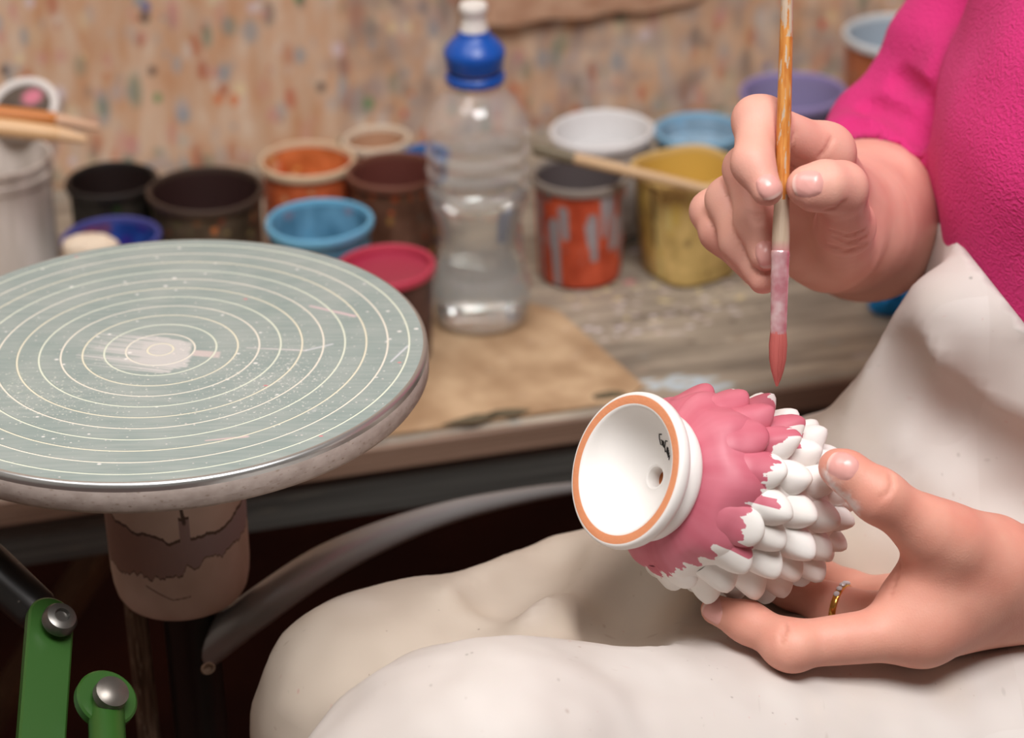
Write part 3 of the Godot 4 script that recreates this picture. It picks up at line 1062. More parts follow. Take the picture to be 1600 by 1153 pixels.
func paint_cups() -> void:
	var dark := c8(40, 34, 30)
	var y := TABLE_Y + 0.075
	var spat := [c8(88, 96, 52), c8(150, 60, 40), c8(160, 140, 90), c8(92, 82, 70), c8(70, 110, 60), c8(190, 110, 60), c8(60, 50, 44)]
	cup(Vector3(-0.0994, 0.775, -0.477), 0.060, 0.075, "near-black paint cup spattered green, at the back beside the white bucket", cup_tex(1, c8(34, 30, 24), [c8(60, 110, 40), c8(40, 60, 30), c8(90, 60, 40), c8(26, 22, 20)], 70), c8(34, 22, 20), c8(30, 26, 24), 0.35)
	cup(Vector3(-0.0343, 0.775, -0.4578), 0.076, 0.075, "wide dark brown paint cup with a speckled outside, behind the turntable's top edge", cup_tex(2, c8(72, 58, 42), spat, 170, 0.6), c8(50, 30, 28), c8(62, 48, 40), 0.3)
	cup(Vector3(0.0281, 0.775, -0.5045), 0.064, 0.075, "orange paint cup with a splashed pale rim, at the back against the wall", cup_tex(3, c8(214, 96, 48), [c8(226, 120, 66), c8(200, 80, 40), c8(222, 190, 150)], 60), c8(216, 120, 62), c8(206, 180, 150), 0.5, 0.9, 2.0, cup_tex(31, c8(220, 120, 60), [c8(228, 176, 96), c8(226, 196, 160), c8(206, 84, 44)], 50, 2.0))
	cup(Vector3(0.0882, 0.775, -0.4827), 0.062, 0.075, "red-brown paint cup with orange splashes, standing just left of the water bottle", cup_tex(4, c8(104, 66, 48), [c8(220, 90, 40), c8(206, 96, 50), c8(196, 150, 70), c8(90, 90, 84), c8(120, 60, 40)], 130, 1.0), c8(104, 56, 48), c8(112, 70, 56), 0.4)
	cup(Vector3(0.0424, 0.775, -0.4048), 0.067, 0.075, "sky-blue paint cup behind the turntable, pale pink film inside", cup_tex(5, c8(86, 140, 170), [c8(100, 156, 186), c8(74, 120, 150), c8(60, 90, 110)], 50), c8(86, 150, 186), c8(104, 170, 204), 0.42, 0.84, 2.0, cup_tex(32, c8(90, 150, 184), [c8(96, 158, 190), c8(150, 130, 150), c8(80, 140, 176)], 40, 1.5))
	cup(Vector3(0.0865, 0.765, -0.3561), 0.061, 0.065, "crimson paint cup peeping over the right edge of the turntable", cup_tex(6, c8(74, 44, 38), [c8(120, 50, 56), c8(60, 40, 34), c8(110, 80, 60)], 60), c8(176, 50, 78), c8(186, 62, 84), 0.9)
	cup(Vector3(-0.0913, 0.765, -0.4086), 0.062, 0.065, "deep blue paint cup with violet smears behind the turntable's far edge", cup_tex(7, c8(70, 90, 140), [c8(90, 90, 160), c8(160, 170, 180), c8(60, 70, 120)], 50), c8(28, 56, 140), c8(70, 74, 140), 0.5, 0.84, 2.0, cup_tex(33, c8(24, 62, 150), [c8(90, 40, 110), c8(150, 70, 90), c8(20, 80, 170), c8(60, 40, 130), c8(20, 60, 150)], 45, 2.4))
	cup(Vector3(0.2107, 0.775, -0.4722), 0.0635, 0.075, "paint cup striped orange and grey by drips, just right of the water bottle", cup_tex(8, c8(206, 74, 38), [c8(150, 146, 150), c8(160, 156, 160), c8(140, 136, 140), c8(150, 146, 150)], 24, 0.8, 34), c8(92, 84, 84), c8(140, 132, 124), 0.55)
	cup(Vector3(0.284, 0.775, -0.475), 0.066, 0.077, "square mustard-yellow paint cup streaked with dried drips", cup_tex(9, c8(222, 188, 110), [c8(204, 174, 90), c8(160, 128, 60), c8(120, 96, 56), c8(210, 190, 120)], 50, 0.8, 22), c8(216, 178, 84), c8(212, 180, 112), 0.3, 0.82, 3.4, null, 0.55)
	cup(Vector3(0.2286, 0.775, -0.5477), 0.071, 0.075, "white paint cup with a clean rim, behind the orange and grey cup", cup_tex(10, c8(196, 186, 178), [c8(150, 140, 134), c8(206, 176, 160), c8(120, 112, 108), c8(214, 208, 204)], 50), c8(224, 224, 224), c8(226, 226, 226), 0.72)
	cup(Vector3(0.2959, 0.775, -0.5524), 0.060, 0.072, "pale blue-grey paint cup behind the mustard one", cup_tex(11, c8(120, 150, 170), [c8(140, 172, 192), c8(160, 170, 176), c8(90, 110, 126)], 40), c8(140, 166, 184), c8(132, 178, 206), 0.78, 0.86, 2.0, cup_tex(34, c8(150, 182, 204), [c8(120, 140, 160), c8(170, 190, 205), c8(130, 176, 206)], 30, 1.6))
	cup(Vector3(0.3671, 0.775, -0.6132), 0.075, 0.075, "lavender paint cup behind the raised brush", cup_tex(12, c8(92, 84, 110), [c8(120, 112, 150), c8(80, 80, 90), c8(140, 150, 170)], 40), c8(146, 138, 176), c8(150, 138, 186), 0.45)
	cup(Vector3(0.4567, 0.79, -0.6865), 0.086, 0.09, "white-rimmed orange cup at the upper right, behind the pink sleeve", cup_tex(13, c8(200, 110, 66), [c8(214, 90, 40), c8(200, 180, 150), c8(150, 130, 110), c8(220, 120, 70)], 40, 1.4), c8(170, 184, 196), c8(214, 220, 222), 0.4)
	cup(Vector3(0.073, 0.768, -0.5567), 0.046, 0.068, "small cream paint cup against the wall, behind the red-brown one", cup_tex(14, c8(208, 190, 166), [c8(220, 206, 186), c8(180, 140, 110)], 30), c8(190, 150, 120), c8(214, 198, 176), 0.6)
	cup(Vector3(0.1089, 0.768, -0.5341), 0.030, 0.066, "small blue pot mostly hidden behind the water bottle", cup_tex(15, c8(40, 90, 150), [c8(60, 110, 170), c8(30, 60, 110)], 20), c8(50, 96, 150), c8(60, 110, 170), 0.6)


func left_bucket() -> void:
	var base := Vector3(-0.1703, 0.7, -0.4631)
	var t := thing("plastic_bucket", "tall off-white plastic bucket at the far left of the bench with brushes laid across it", "bucket", base)
	var mb := MB.new()
	var h := 0.098
	mb.lathe([Vector2(0, 0.001), Vector2(0.031, 0.001), Vector2(0.033, 0.003), Vector2(0.0345, h - 0.014), Vector2(0.0362, h - 0.0135), Vector2(0.0366, h - 0.009), Vector2(0.0352, h - 0.0082), Vector2(0.0352, h - 0.004), Vector2(0.0364, h - 0.003), Vector2(0.0362, h), Vector2(0.0345, h + 0.0004), Vector2(0.0335, h - 0.002), Vector2(0.032, 0.005), Vector2(0, 0.004)], 64)
	var p := Paint.new(256, 256, c8(206, 196, 188))
	p.tint(fnl(0.02, 91), 2.0, 0.4, c8(190, 180, 170), c8(222, 212, 204))
	obj("pail", mb, textured(p.tex(), 0.55), t)
	# white mug lying behind the brushes: only its round white rim with pink paint shows
	var mg := thing("white_lid", "round white lid stained with pink paint, leaning behind the brushes at the far left", "lid", Vector3(-0.1576, 0.8122, -0.5076))
	mb = MB.new()
	var fb := Basis(Vector3(0, 0, 1), 0.12) * Basis(Vector3.RIGHT, 0.55)
	mb.lathe([Vector2(0, 0.002), Vector2(0.018, 0.002), Vector2(0.0195, 0.0045), Vector2(0.022, 0.005), Vector2(0.0240, 0.0045), Vector2(0.0245, 0.002), Vector2(0.0242, -0.003), Vector2(0.0, -0.003)], 48, Transform3D(fb, Vector3.ZERO))
	obj("lid", mb, mat(c8(222, 218, 214), 0.5), mg)
	mb = MB.new()
	mb.lathe([Vector2(0, 0.0034), Vector2(0.0184, 0.0034), Vector2(0.0184, 0.002)], 40, Transform3D(fb, Vector3.ZERO))
	for i in mb.v.size(): mb.uv[i] = Vector2(mb.v[i].x, mb.v[i].z) / 0.04 + Vector2(0.5, 0.5)
	var pl := Paint.new(64, 64, c8(86, 74, 64))
	pl.dot(40, 24, 15, 12, c8(206, 120, 140), 1.0, 0.5)
	pl.dot(14, 30, 8, 6, c8(64, 54, 46), 1.0, 0.6)
	obj("dried_paint", mb, textured(pl.tex(), 0.6), mg)
	# brush handles laid across the bucket
	var hs := [
		["orange varnished brush handle lying uppermost across the white bucket", Vector3(-0.1792, 0.8458, -0.4236), Vector3(-0.1234, 0.8342, -0.4345), Vector3(-0.0983, 0.8253, -0.4411), c8(198, 122, 54), c8(214, 176, 146), 0.0052],
		["pale bare-wood brush handle lying across the front of the white bucket", Vector3(-0.1727, 0.8497, -0.3918), Vector3(-0.1164, 0.8371, -0.4022), Vector3(-0.1006, 0.8318, -0.405), c8(224, 184, 138), c8(226, 190, 150), 0.0058]]
	for q in hs:
		var b := thing("laid_paintbrush", q[0], "paintbrush", q[2])
		mb = MB.new()
		var pts := []
		var rad := []
		for i in 13:
			var f := i / 12.0
			pts.append(q[1].lerp(q[2], f) - q[2])
			rad.append(q[6] * (0.85 + 0.15 * sin(f * PI)))
		mb.tube(pts, rad, 16)
		obj("handle", mb, mat(q[4], 0.4), b)
		mb = MB.new()
		mb.tube([Vector3.ZERO, (q[3] - q[2]) * 0.5, q[3] - q[2]], [q[6] * 0.82, q[6] * 0.66, q[6] * 0.42], 16)
		obj("tip", mb, mat(q[5], 0.6), b)


func bottle() -> void:
	var base := Vector3(0.1445, 0.7022, -0.4042)
	var t := thing("water_bottle", "clear plastic water bottle with a blue sports cap, half full, standing on the cardboard", "bottle", base)
	t.scale = Vector3(1.0, 0.885, 1.0)
	# (radius, height) in metres: ribbed shoulder, waist, wide foot
	var prof := [Vector2(0.0, 0.004), Vector2(0.018, 0.003), Vector2(0.024, 0.0005), Vector2(0.0285, 0.003), Vector2(0.0312, 0.009), Vector2(0.0322, 0.018), Vector2(0.0322, 0.030)]
	for k in 12:
		var f := (k + 1) / 12.0
		prof.append(Vector2(0.0322 - 0.0058 * sin(f * PI), lerpf(0.030, 0.100, f)))
	prof += [Vector2(0.0325, 0.104)]
	for k in 3:
		var y := 0.106 + k * 0.0135
		prof += [Vector2(0.0326, y), Vector2(0.0318, y + 0.003), Vector2(0.0306, y + 0.005), Vector2(0.0306, y + 0.007), Vector2(0.0318, y + 0.009), Vector2(0.0325, y + 0.012)]
	prof += [Vector2(0.0325, 0.148), Vector2(0.0318, 0.154), Vector2(0.0296, 0.162), Vector2(0.0255, 0.170), Vector2(0.020, 0.1765), Vector2(0.0150, 0.1805), Vector2(0.0134, 0.183), Vector2(0.0134, 0.190)]
	var shell := prof.duplicate()
	var mb := MB.new()
	var wob := func(q: Vector3) -> Vector3:
		var k := sin(clampf((q.y - 0.03) / 0.07, 0, 1) * PI)
		var a := atan2(q.z, q.x)
		return q + Vector3(cos(a), 0, sin(a)) * 0.0012 * k * sin(a * 5.0 + q.y * 130.0)
	mb.lathe(shell, 72, Transform3D.IDENTITY, 2.0, wob)
	var g := StandardMaterial3D.new()
	g.transparency = BaseMaterial3D.TRANSPARENCY_ALPHA
	g.albedo_color = Color(0.93, 0.95, 0.96, 0.16)
	g.roughness = 0.06
	obj("shell", mb, g, t)
	# water up to the waist
	var level := 0.098
	mb = MB.new()
	var wp := []
	for q in prof:
		if q.y < level - 0.001: wp.append(Vector2(maxf(q.x - 0.0006, 0.0), q.y + 0.0006))
	wp.append(Vector2(0.0312, level))
	wp.append(Vector2(0.0, level))
	mb.lathe(wp, 72, Transform3D.IDENTITY, 2.0, wob)
	var wm := StandardMaterial3D.new()
	wm.refraction_enabled = true
	wm.refraction_scale = 0.033
	wm.albedo_color = Color(0.93, 0.95, 0.94, 0.04)
	wm.roughness = 0.03
	obj("water", mb, wm, t)
	var blue := mat(c8(18, 84, 178), 0.35)
	mb = MB.new()
	mb.lathe([Vector2(0.0132, 0.1855), Vector2(0.0182, 0.1855), Vector2(0.0186, 0.187), Vector2(0.0184, 0.1905), Vector2(0.0176, 0.1915), Vector2(0.0135, 0.1915)], 48)
	obj("tamper_ring", mb, blue, t)
	mb = MB.new()
	mb.lathe([Vector2(0.0134, 0.188), Vector2(0.0134, 0.196)], 32)
	obj("neck", mb, mat(c8(206, 204, 204), 0.4), t)
	mb = MB.new()
	var cp := []
	for j in 120:
		pass
	mb.lathe([Vector2(0.0130, 0.1950), Vector2(0.0170, 0.1945), Vector2(0.0178, 0.196), Vector2(0.0180, 0.2015), Vector2(0.0188, 0.2035), Vector2(0.0190, 0.2075), Vector2(0.0182, 0.2095), Vector2(0.0162, 0.2125), Vector2(0.0130, 0.2165), Vector2(0.0105, 0.2185), Vector2(0.0096, 0.2215), Vector2(0.0094, 0.2225), Vector2(0.0, 0.2225)], 60)
	obj("cap", mb, blue, t)
	mb = MB.new()
	mb.lathe([Vector2(0.0, 0.2215), Vector2(0.0086, 0.2215), Vector2(0.0088, 0.2245), Vector2(0.0076, 0.2275), Vector2(0.0074, 0.2345), Vector2(0.0086, 0.2365), Vector2(0.0088, 0.2395), Vector2(0.0080, 0.2415), Vector2(0.0034, 0.2420), Vector2(0.0, 0.2405)], 40)
	obj("spout", mb, mat(c8(232, 230, 224), 0.45), t)


func small_things() -> void:
	# brown paper strip on the wall at the top of the picture
	var t := thing("paper_strip", "torn brown paper strip pinned on the wall above the bottle", "paper", at_bench(0.18, 0.44, 0.85))
	var mb := MB.new()
	var rows := []
	var back := []
	for i in 2:
		var row := []
		var rb := []
		for j in 25:
			var f := j / 24.0
			var a := lerpf(0.142, 0.335, f)
			var yb := 0.7915 - 0.003 * f + 0.0015 * sin(f * 23.0) + (0.010 * pow(maxf(f - 0.9, 0) / 0.1, 2.0))
			var y: float = yb if i == 0 else 0.93
			var curl := 0.006 + 0.008 * (1.0 - f) if i == 0 else 0.003
			row.append(at_bench(a, 0.449 - curl, y) - t.position)
			rb.append(at_bench(a, 0.449 - curl + 0.0012, y) - t.position)
		rows.append(row)
		back.append(rb)
	mb.grid(rows, false, [], false)
	mb.grid(back, false, [], true)
	mb.grid([rows[0], back[0]], false, [], true)
	obj("strip", mb, textured(streak_tex(101, c8(176, 132, 104), c8(206, 168, 140)), 0.8), t)
	# loose brush resting on the orange and grey cup
	var a := Vector3(0.184, 0.8, -0.4505)
	var b := Vector3(0.3259, 0.7735, -0.4196)
	t = thing("loose_paintbrush", "thin pale paintbrush resting across the rims of the cups right of the bottle", "paintbrush", a)
	mb = MB.new()
	mb.tube([Vector3.ZERO, (b - a) * 0.15, (b - a) * 0.5, b - a], [0.0038, 0.0040, 0.0036, 0.0026], 14)
	obj("handle", mb, mat(c8(200, 168, 128), 0.5), t)
	mb = MB.new()
	mb.tube([(b - a) * -0.015, (b - a) * 0.10, (b - a) * 0.16], [0.0044, 0.0046, 0.0042], 14)
	obj("ferrule", mb, mat(c8(116, 106, 84), 0.5), t)
	# crumpled blue cloth by the elbow
	var s := Sdf.new()
	s.noise = fnl(60.0, 4, FastNoiseLite.TYPE_SIMPLEX_SMOOTH, 3)
	s.noise_amp = 0.006
	var o := Vector3(0.4266, 0.712, -0.4046)
	s.bone(0, Vector3(-0.020, 0.0, 0.0), Vector3(0.03, 0.004, -0.01), 0.012, 0.016, 0.01)
	s.bone(0, Vector3(-0.005, 0.0, -0.02), Vector3(0.03, 0.006, -0.035), 0.014, 0.014, 0.01)
	mb = MB.new()
	s.net(mb, Vector3(-0.06, -0.03, -0.07), Vector3(0.08, 0.05, 0.04), 0.003)
	for i in mb.v.size(): mb.v[i].y = maxf(mb.v[i].y, -0.0115)
	var cloth := obj("blue_cloth", mb, mat(c8(20, 140, 214), 0.8))
	cloth.position = o
	tag(cloth, "crumpled bright blue cloth on the bench under the pink sleeve", "cloth")
	# white lump beside the blue cup
	s = Sdf.new()
	s.noise = fnl(50.0, 5)
	s.noise_amp = 0.003
	s.bone(0, Vector3(-0.007, 0, 0), Vector3(0.009, 0, 0), 0.011, 0.010, 0.01)
	mb = MB.new()
	s.net(mb, Vector3(-0.03, -0.02, -0.02), Vector3(0.03, 0.02, 0.02), 0.002)
	var lump := thing("clay_lump", "small cream lump of clay by the deep blue cup at the turntable's far edge", "clay", Vector3(-0.1, 0.765, -0.3837))
	obj("lump", mb, mat(c8(222, 206, 184), 0.8), lump)
	mb = MB.new()
	mb.lathe([Vector2(0, -0.008), Vector2(0.012, -0.008), Vector2(0.013, -0.02), Vector2(0.014, -0.064), Vector2(0, -0.064)], 24)
	obj("stand", mb, mat(c8(190, 170, 150), 0.7), lump)


# ------------------------------------------------------------------ the ceramic pine cone
var va := Vector3(0.7379, -0.4859, -0.468).normalized()
var ve1 := Vector3.ZERO
var ve2 := Vector3.ZERO
var body_prof := [Vector2(1.75, 1.9), Vector2(1.95, 2.25), Vector2(2.12, 2.75), Vector2(2.35, 3.28), Vector2(2.75, 3.66), Vector2(3.4, 3.95), Vector2(4.6, 3.98), Vector2(6.0, 3.88), Vector2(7.6, 3.80), Vector2(9.0, 3.56), Vector2(10.2, 3.08), Vector2(11.2, 2.35), Vector2(12.0, 1.8), Vector2(12.5, 0.9), Vector2(12.65, 0.0)]


func body_r(s: float) -> float:
	for i in body_prof.size() - 1:
		if s <= body_prof[i + 1].x:
			var a: Vector2 = body_prof[maxi(i - 1, 0)]
			var b: Vector2 = body_prof[i]
			var c: Vector2 = body_prof[i + 1]
			var d: Vector2 = body_prof[mini(i + 2, body_prof.size() - 1)]
			var f := clampf((s - b.x) / (c.x - b.x), 0.0, 1.0)
			return maxf(cubic_interpolate_in_time(b.y, c.y, a.y, d.y, f, c.x - b.x, a.x - b.x, d.x - b.x), 0.0) if i > 0 else lerpf(b.y, c.y, f)
	return 0.0


func vp(th: float, s: float, r: float) -> Vector3:   # centimetres to a point in the vase's own space
	return (va * s + (ve1 * cos(th) + ve2 * sin(th)) * r) * 0.01


func vase() -> void:
	ve1 = Vector3(0.2778, 0.8511, -0.4454)
	ve1 = (ve1 - va * ve1.dot(va)).normalized()
	ve2 = va.cross(ve1).normalized()
	if ve2.dot(Vector3(0, 0.4636, 0.886)) < 0.0: ve2 = -ve2
	var t := thing("pinecone_ornament", "white ceramic pine cone with round foot, partly painted pink, held in the hand", "ornament", Vector3(0.2106, 0.8889, 0.1182))
	# glaze map: u round the axis, v along it
	var W := 1400
	var H := 640
	var white := c8(238, 236, 231)
	var p := Paint.new(W, H, white)
	p.tint(fnl(0.01, 121), 1.0, 1.0, c8(236, 233, 227), c8(241, 239, 235))
	var keys := [[0, 6.4], [22, 6.9], [34, 6.7], [46, 5.5], [60, 4.6], [75, 4.3], [90, 4.0], [105, 3.8], [120, 3.4], [135, 3.2], [150, 3.1], [165, 3.2], [180, 3.5], [200, 3.6], [260, 3.4], [300, 4.0], [340, 5.2], [360, 6.4]]
	var n1 := fnl(0.02, 122, FastNoiseLite.TYPE_SIMPLEX_SMOOTH, 4)
	var n2 := fnl(0.006, 123)
	for i in W:
		var deg := 360.0 * i / W
		var b := 4.0
		for k in keys.size() - 1:
			if deg >= keys[k][0] and deg <= keys[k + 1][0]:
				b = lerpf(keys[k][1], keys[k + 1][1], smoothstep(keys[k][0], keys[k + 1][0], deg))
		b += n1.get_noise_2d(i * 1.3, 0) * 0.75 + 0.16 * sin(deg * 0.35)
		if deg > 114 and deg < 121: b = maxf(b, 5.2 - absf(deg - 117.5) * 0.12)
		if deg > 84 and deg < 89: b = maxf(b, 4.9)
		if deg > 24 and deg < 34: b = maxf(b, 7.7)
		if deg > 43 and deg < 48: b = maxf(b, 6.9)
		for j in H:
			var s := 13.0 * j / H
			var edge := b + n1.get_noise_2d(i * 2.0, j * 2.0) * 0.25
			if s < edge:
				var k := n2.get_noise_2d(i * 2.0, j * 0.7) * 0.5 + 0.5
				var c := c8(192, 94, 112).lerp(c8(208, 122, 137), k)
				var o := (j * W + i) * 3
				p.d[o] = c.r8; p.d[o + 1] = c.g8; p.d[o + 2] = c.b8
	var glaze := textured(p.tex(), 0.5)
	glaze.subsurf_scatter_enabled = false
	# body
	var mb := MB.new()
	var rows := []
	var uvs := []
	for i in 61:
		var s := lerpf(1.75, 12.65, i / 60.0)
		var row := []
		var ur := []
		for j in 145:
			var th := TAU * j / 144.0
			var flute := 0.13 * smoothstep(2.1, 3.2, s) * (1.0 - smoothstep(4.4, 5.4, s)) * cos(th * 9.0 + 0.7 * sin(th * 2.0))
			row.append(vp(th, s, maxf(body_r(s) + flute, 0.001)))
			ur.append(Vector2(float(j) / 144.0, s / 13.0))
		rows.append(row)
		uvs.append(ur)
	mb.grid(rows, true, uvs, false)
	fix_out(mb, va * 0.065)
	obj("body", mb, glaze, t)
	# scales on a slanting lattice: 18 columns, each a third of a step further along
	var ds := 1.78
	for col in 18:
		for k in range(-7, 8):
			var s0 := 1.45 + ds * (k + col / 3.0)
			if s0 < 2.35 or s0 > 10.4: continue
			scale_mesh(t, glaze, TAU * (col + 0.35) / 18.0 + 0.03 * sin(col * 5.0 + k), s0, col * 31 + k * 7, 18.0, 1.0 - smoothstep(2.2, 3.9, s0))
	# foot: a flared dish with a bare clay ring to stand on
	var foot_mat := mat(c8(240, 238, 234), 0.42)
	var fprof := [[0.06, 3.33], [0.0, 3.25], [0.0, 2.78], [0.05, 2.70], [0.18, 2.66]]
	# outside: from the rim back to the collar
	var outp := [[0.006, 3.15], [0.0, 3.22], [0.02, 3.29], [0.08, 3.345], [0.18, 3.38], [0.34, 3.40], [0.55, 3.34], [0.74, 3.16], [0.88, 2.86], [0.96, 2.56], [1.02, 2.50], [1.14, 2.56], [1.32, 2.74], [1.55, 2.83], [1.75, 2.83], [1.93, 2.72], [2.06, 2.5], [2.15, 2.2], [2.2, 1.7]]
	var inp := [[0.006, 2.88], [0.0, 2.82], [0.03, 2.74], [0.1, 2.69], [0.24, 2.64], [0.5, 2.52], [0.8, 2.34], [1.1, 2.06], [1.4, 1.68], [1.62, 1.28], [1.78, 0.88], [1.84, 0.66], [1.82, 0.54], [1.86, 0.46], [2.0, 0.42], [2.5, 0.40]]
	obj("foot", ring_mesh(outp), foot_mat, t)
	obj("foot_bowl", ring_mesh(inp, true), foot_mat, t)
	var clay := mat(c8(226, 150, 106), 0.8)
	bump(clay, noise_tex(128, 0.05, 6), 0.02, 60.0)
	var rg := obj("foot_ring", ring_mesh([[0.02, 3.21], [-0.002, 3.2], [-0.006, 3.18], [-0.006, 2.86], [-0.002, 2.84], [0.02, 2.83]]), clay, t)
	rg.set_meta("label", "bare orange clay ring round the foot")
	obj("drain_hole", ring_mesh([[2.48, 0.42], [2.5, 0.0]], true), mat(c8(170, 96, 50), 0.9), t)
	# handwritten mark inside the bowl
	mb = MB.new()
	var strokes := [
		[[0.45, 0.9], [0.1, 0.75], [0.0, 0.45], [0.15, 0.15], [0.42, 0.2], [0.4, 0.45], [0.25, 0.42]],
		[[0.55, 0.5], [0.6, 0.2], [0.68, 0.5], [0.74, 0.2]],
		[[1.25, 0.85], [0.95, 0.7], [0.88, 0.3], [1.1, 0.1], [1.3, 0.25]],
		[[1.32, 0.5], [1.42, 0.2], [1.5, 0.55], [1.58, 0.2], [1.66, 0.5], [1.74, 0.2], [1.85, 0.45], [1.95, 0.2], [2.1, 0.4], [2.3, 0.25]]]
	for st in strokes:
		var pts := []
		var rad := []
		for q in st:
			var th: float = 0.05 + q[0] * 0.28
			var s: float = 1.2 + (0.95 - q[1]) * 0.42 + 0.08 * q[0]
			var r := 2.0
			for i in inp.size() - 1:
				if s >= inp[i][0] and s <= inp[i + 1][0]: r = lerpf(inp[i][1], inp[i + 1][1], (s - inp[i][0]) / (inp[i + 1][0] - inp[i][0]))
			pts.append(vp(th, s - 0.01, r - 0.012))
			rad.append(0.00024)
		mb.tube(pts, rad, 6)
	obj("handwritten_mark", mb, mat(c8(40, 36, 36), 0.6), t)


func fix_out(mb: MB, centre: Vector3) -> void:
	for i in mb.v.size():
		var axis_pt := va * clampf((mb.v[i]).dot(va), 0.03, 0.09)
		if mb.n[i].dot(mb.v[i] - axis_pt) < 0.0: mb.n[i] = -mb.n[i]
	for k in range(0, mb.ix.size(), 3):
		var g := (mb.v[mb.ix[k + 1]] - mb.v[mb.ix[k]]).cross(mb.v[mb.ix[k + 2]] - mb.v[mb.ix[k]])
		if g.dot(mb.n[mb.ix[k]] + mb.n[mb.ix[k + 1]] + mb.n[mb.ix[k + 2]]) > 0.0:
			var s := mb.ix[k + 1]
			mb.ix[k + 1] = mb.ix[k + 2]
			mb.ix[k + 2] = s


func ring_mesh(prof: Array, inward := false) -> MB:
	var mb := MB.new()
	var pr := []
	for q in prof: pr.append(Vector2(q[1] * 0.01, q[0] * 0.01))
	# lathe turns about y; here y is the vase's axis. The profile runs so that its outside lies to the right of it
	if not inward: pr.reverse()
	var b := Basis(ve1, va, ve1.cross(va))
	mb.lathe(pr, 112, Transform3D(b, Vector3.ZERO))
	for i in mb.n.size():
		var radial := mb.v[i] - va * mb.v[i].dot(va)
	return mb


func scale_mesh(t: Node3D, m: Material, th0: float, s0: float, sd: int, n: float, low: float) -> void:
	var mb := MB.new()
	var U := 18
	var V := 22
	var L := lerpf(1.95, 2.2, low)
	var mid := clampf(body_r(clampf(s0 + 1.2, 1.8, 12.0)), 0.9, 4.3)
	var half := TAU / n * lerpf(0.61, 0.66, low)      # half width as an angle
	var lift := (0.84 * smoothstep(0.4, 2.8, mid) + 0.14) * lerpf(1.0, 0.70, low)
	lift *= 0.92 + 0.16 * sin(sd * 2.3)
	var skew := 0.12 * sin(sd * 3.1)
	var rows := []
	var uvs := []
	for i in V + 1:
		var v := 1.0 - pow(1.0 - float(i) / V, 2.0)
		var tipv := clampf((v - lerpf(0.60, 0.50, low)) / lerpf(0.40, 0.50, low), 0.0, 1.0)
		var hw := half * sqrt(maxf(1.0 - pow(tipv, 3.2), 0.0)) * (0.84 + 0.22 * smoothstep(0.0, 0.55, v))
		var row := []
		var ur := []
		for j in U + 1:
			var u := sin(PI / 2 * (-1.0 + 2.0 * j / U))
			# a broad upper flank and a short hollow lower one meet in a soft ridge
			var au := absf(u)
			var ur_ := 0.26
			var x := (u + 1.0) / (1.0 + ur_) if u < ur_ else (1.0 - u) / (1.0 - ur_)
			var roof := pow(maxf(sin(x * PI / 2.0), 0.0), 0.66) if u < ur_ else sqrt(x) * (0.86 + 0.14 * x)
			var dome := sqrt(maxf(1.0 - au * au, 0.0))
			var across := lerpf(lerpf(roof, dome, 0.12), dome, low)
			var along := lerpf(0.12 + 0.88 * smoothstep(0.0, 0.80, v), smoothstep(0.25, 0.98, v), low) * smoothstep(0.0, 0.10, v)
			var tip := sqrt(maxf(1.0 - pow(clampf((v - lerpf(0.76, 0.66, low)) / lerpf(0.24, 0.34, low), 0.0, 1.0), 3.0), 0.0))
			var hgt := lift * along * across * tip - lerpf(0.30, 0.16, low) * (1.0 - across * tip) - 0.05 * (1.0 - smoothstep(0.0, 0.14, v))
			var s := s0 + v * L * (0.94 + 0.06 * (1.0 - au * au)) + 0.08 * hgt
			var th := th0 + u * hw + skew * v * v * half
			var rr := body_r(clampf(s0 + v * L, 1.75, 12.6)) + hgt
			row.append(vp(th, s, maxf(rr, 0.05)))
			ur.append(Vector2(fposmod(th / TAU, 1.0), clampf((s0 + v * L + 0.2 * hgt) / 13.0, 0.0, 1.0)))
		for j in range(1, U + 1):     # keep a scale's map from jumping across the seam
			if ur[j].x - ur[j - 1].x < -0.5: ur[j].x += 1.0
			elif ur[j].x - ur[j - 1].x > 0.5: ur[j].x -= 1.0
		rows.append(row)
		uvs.append(ur)
	mb.grid(rows, false, uvs)
	fix_out(mb, Vector3.ZERO)
	obj("scale", mb, m, t)


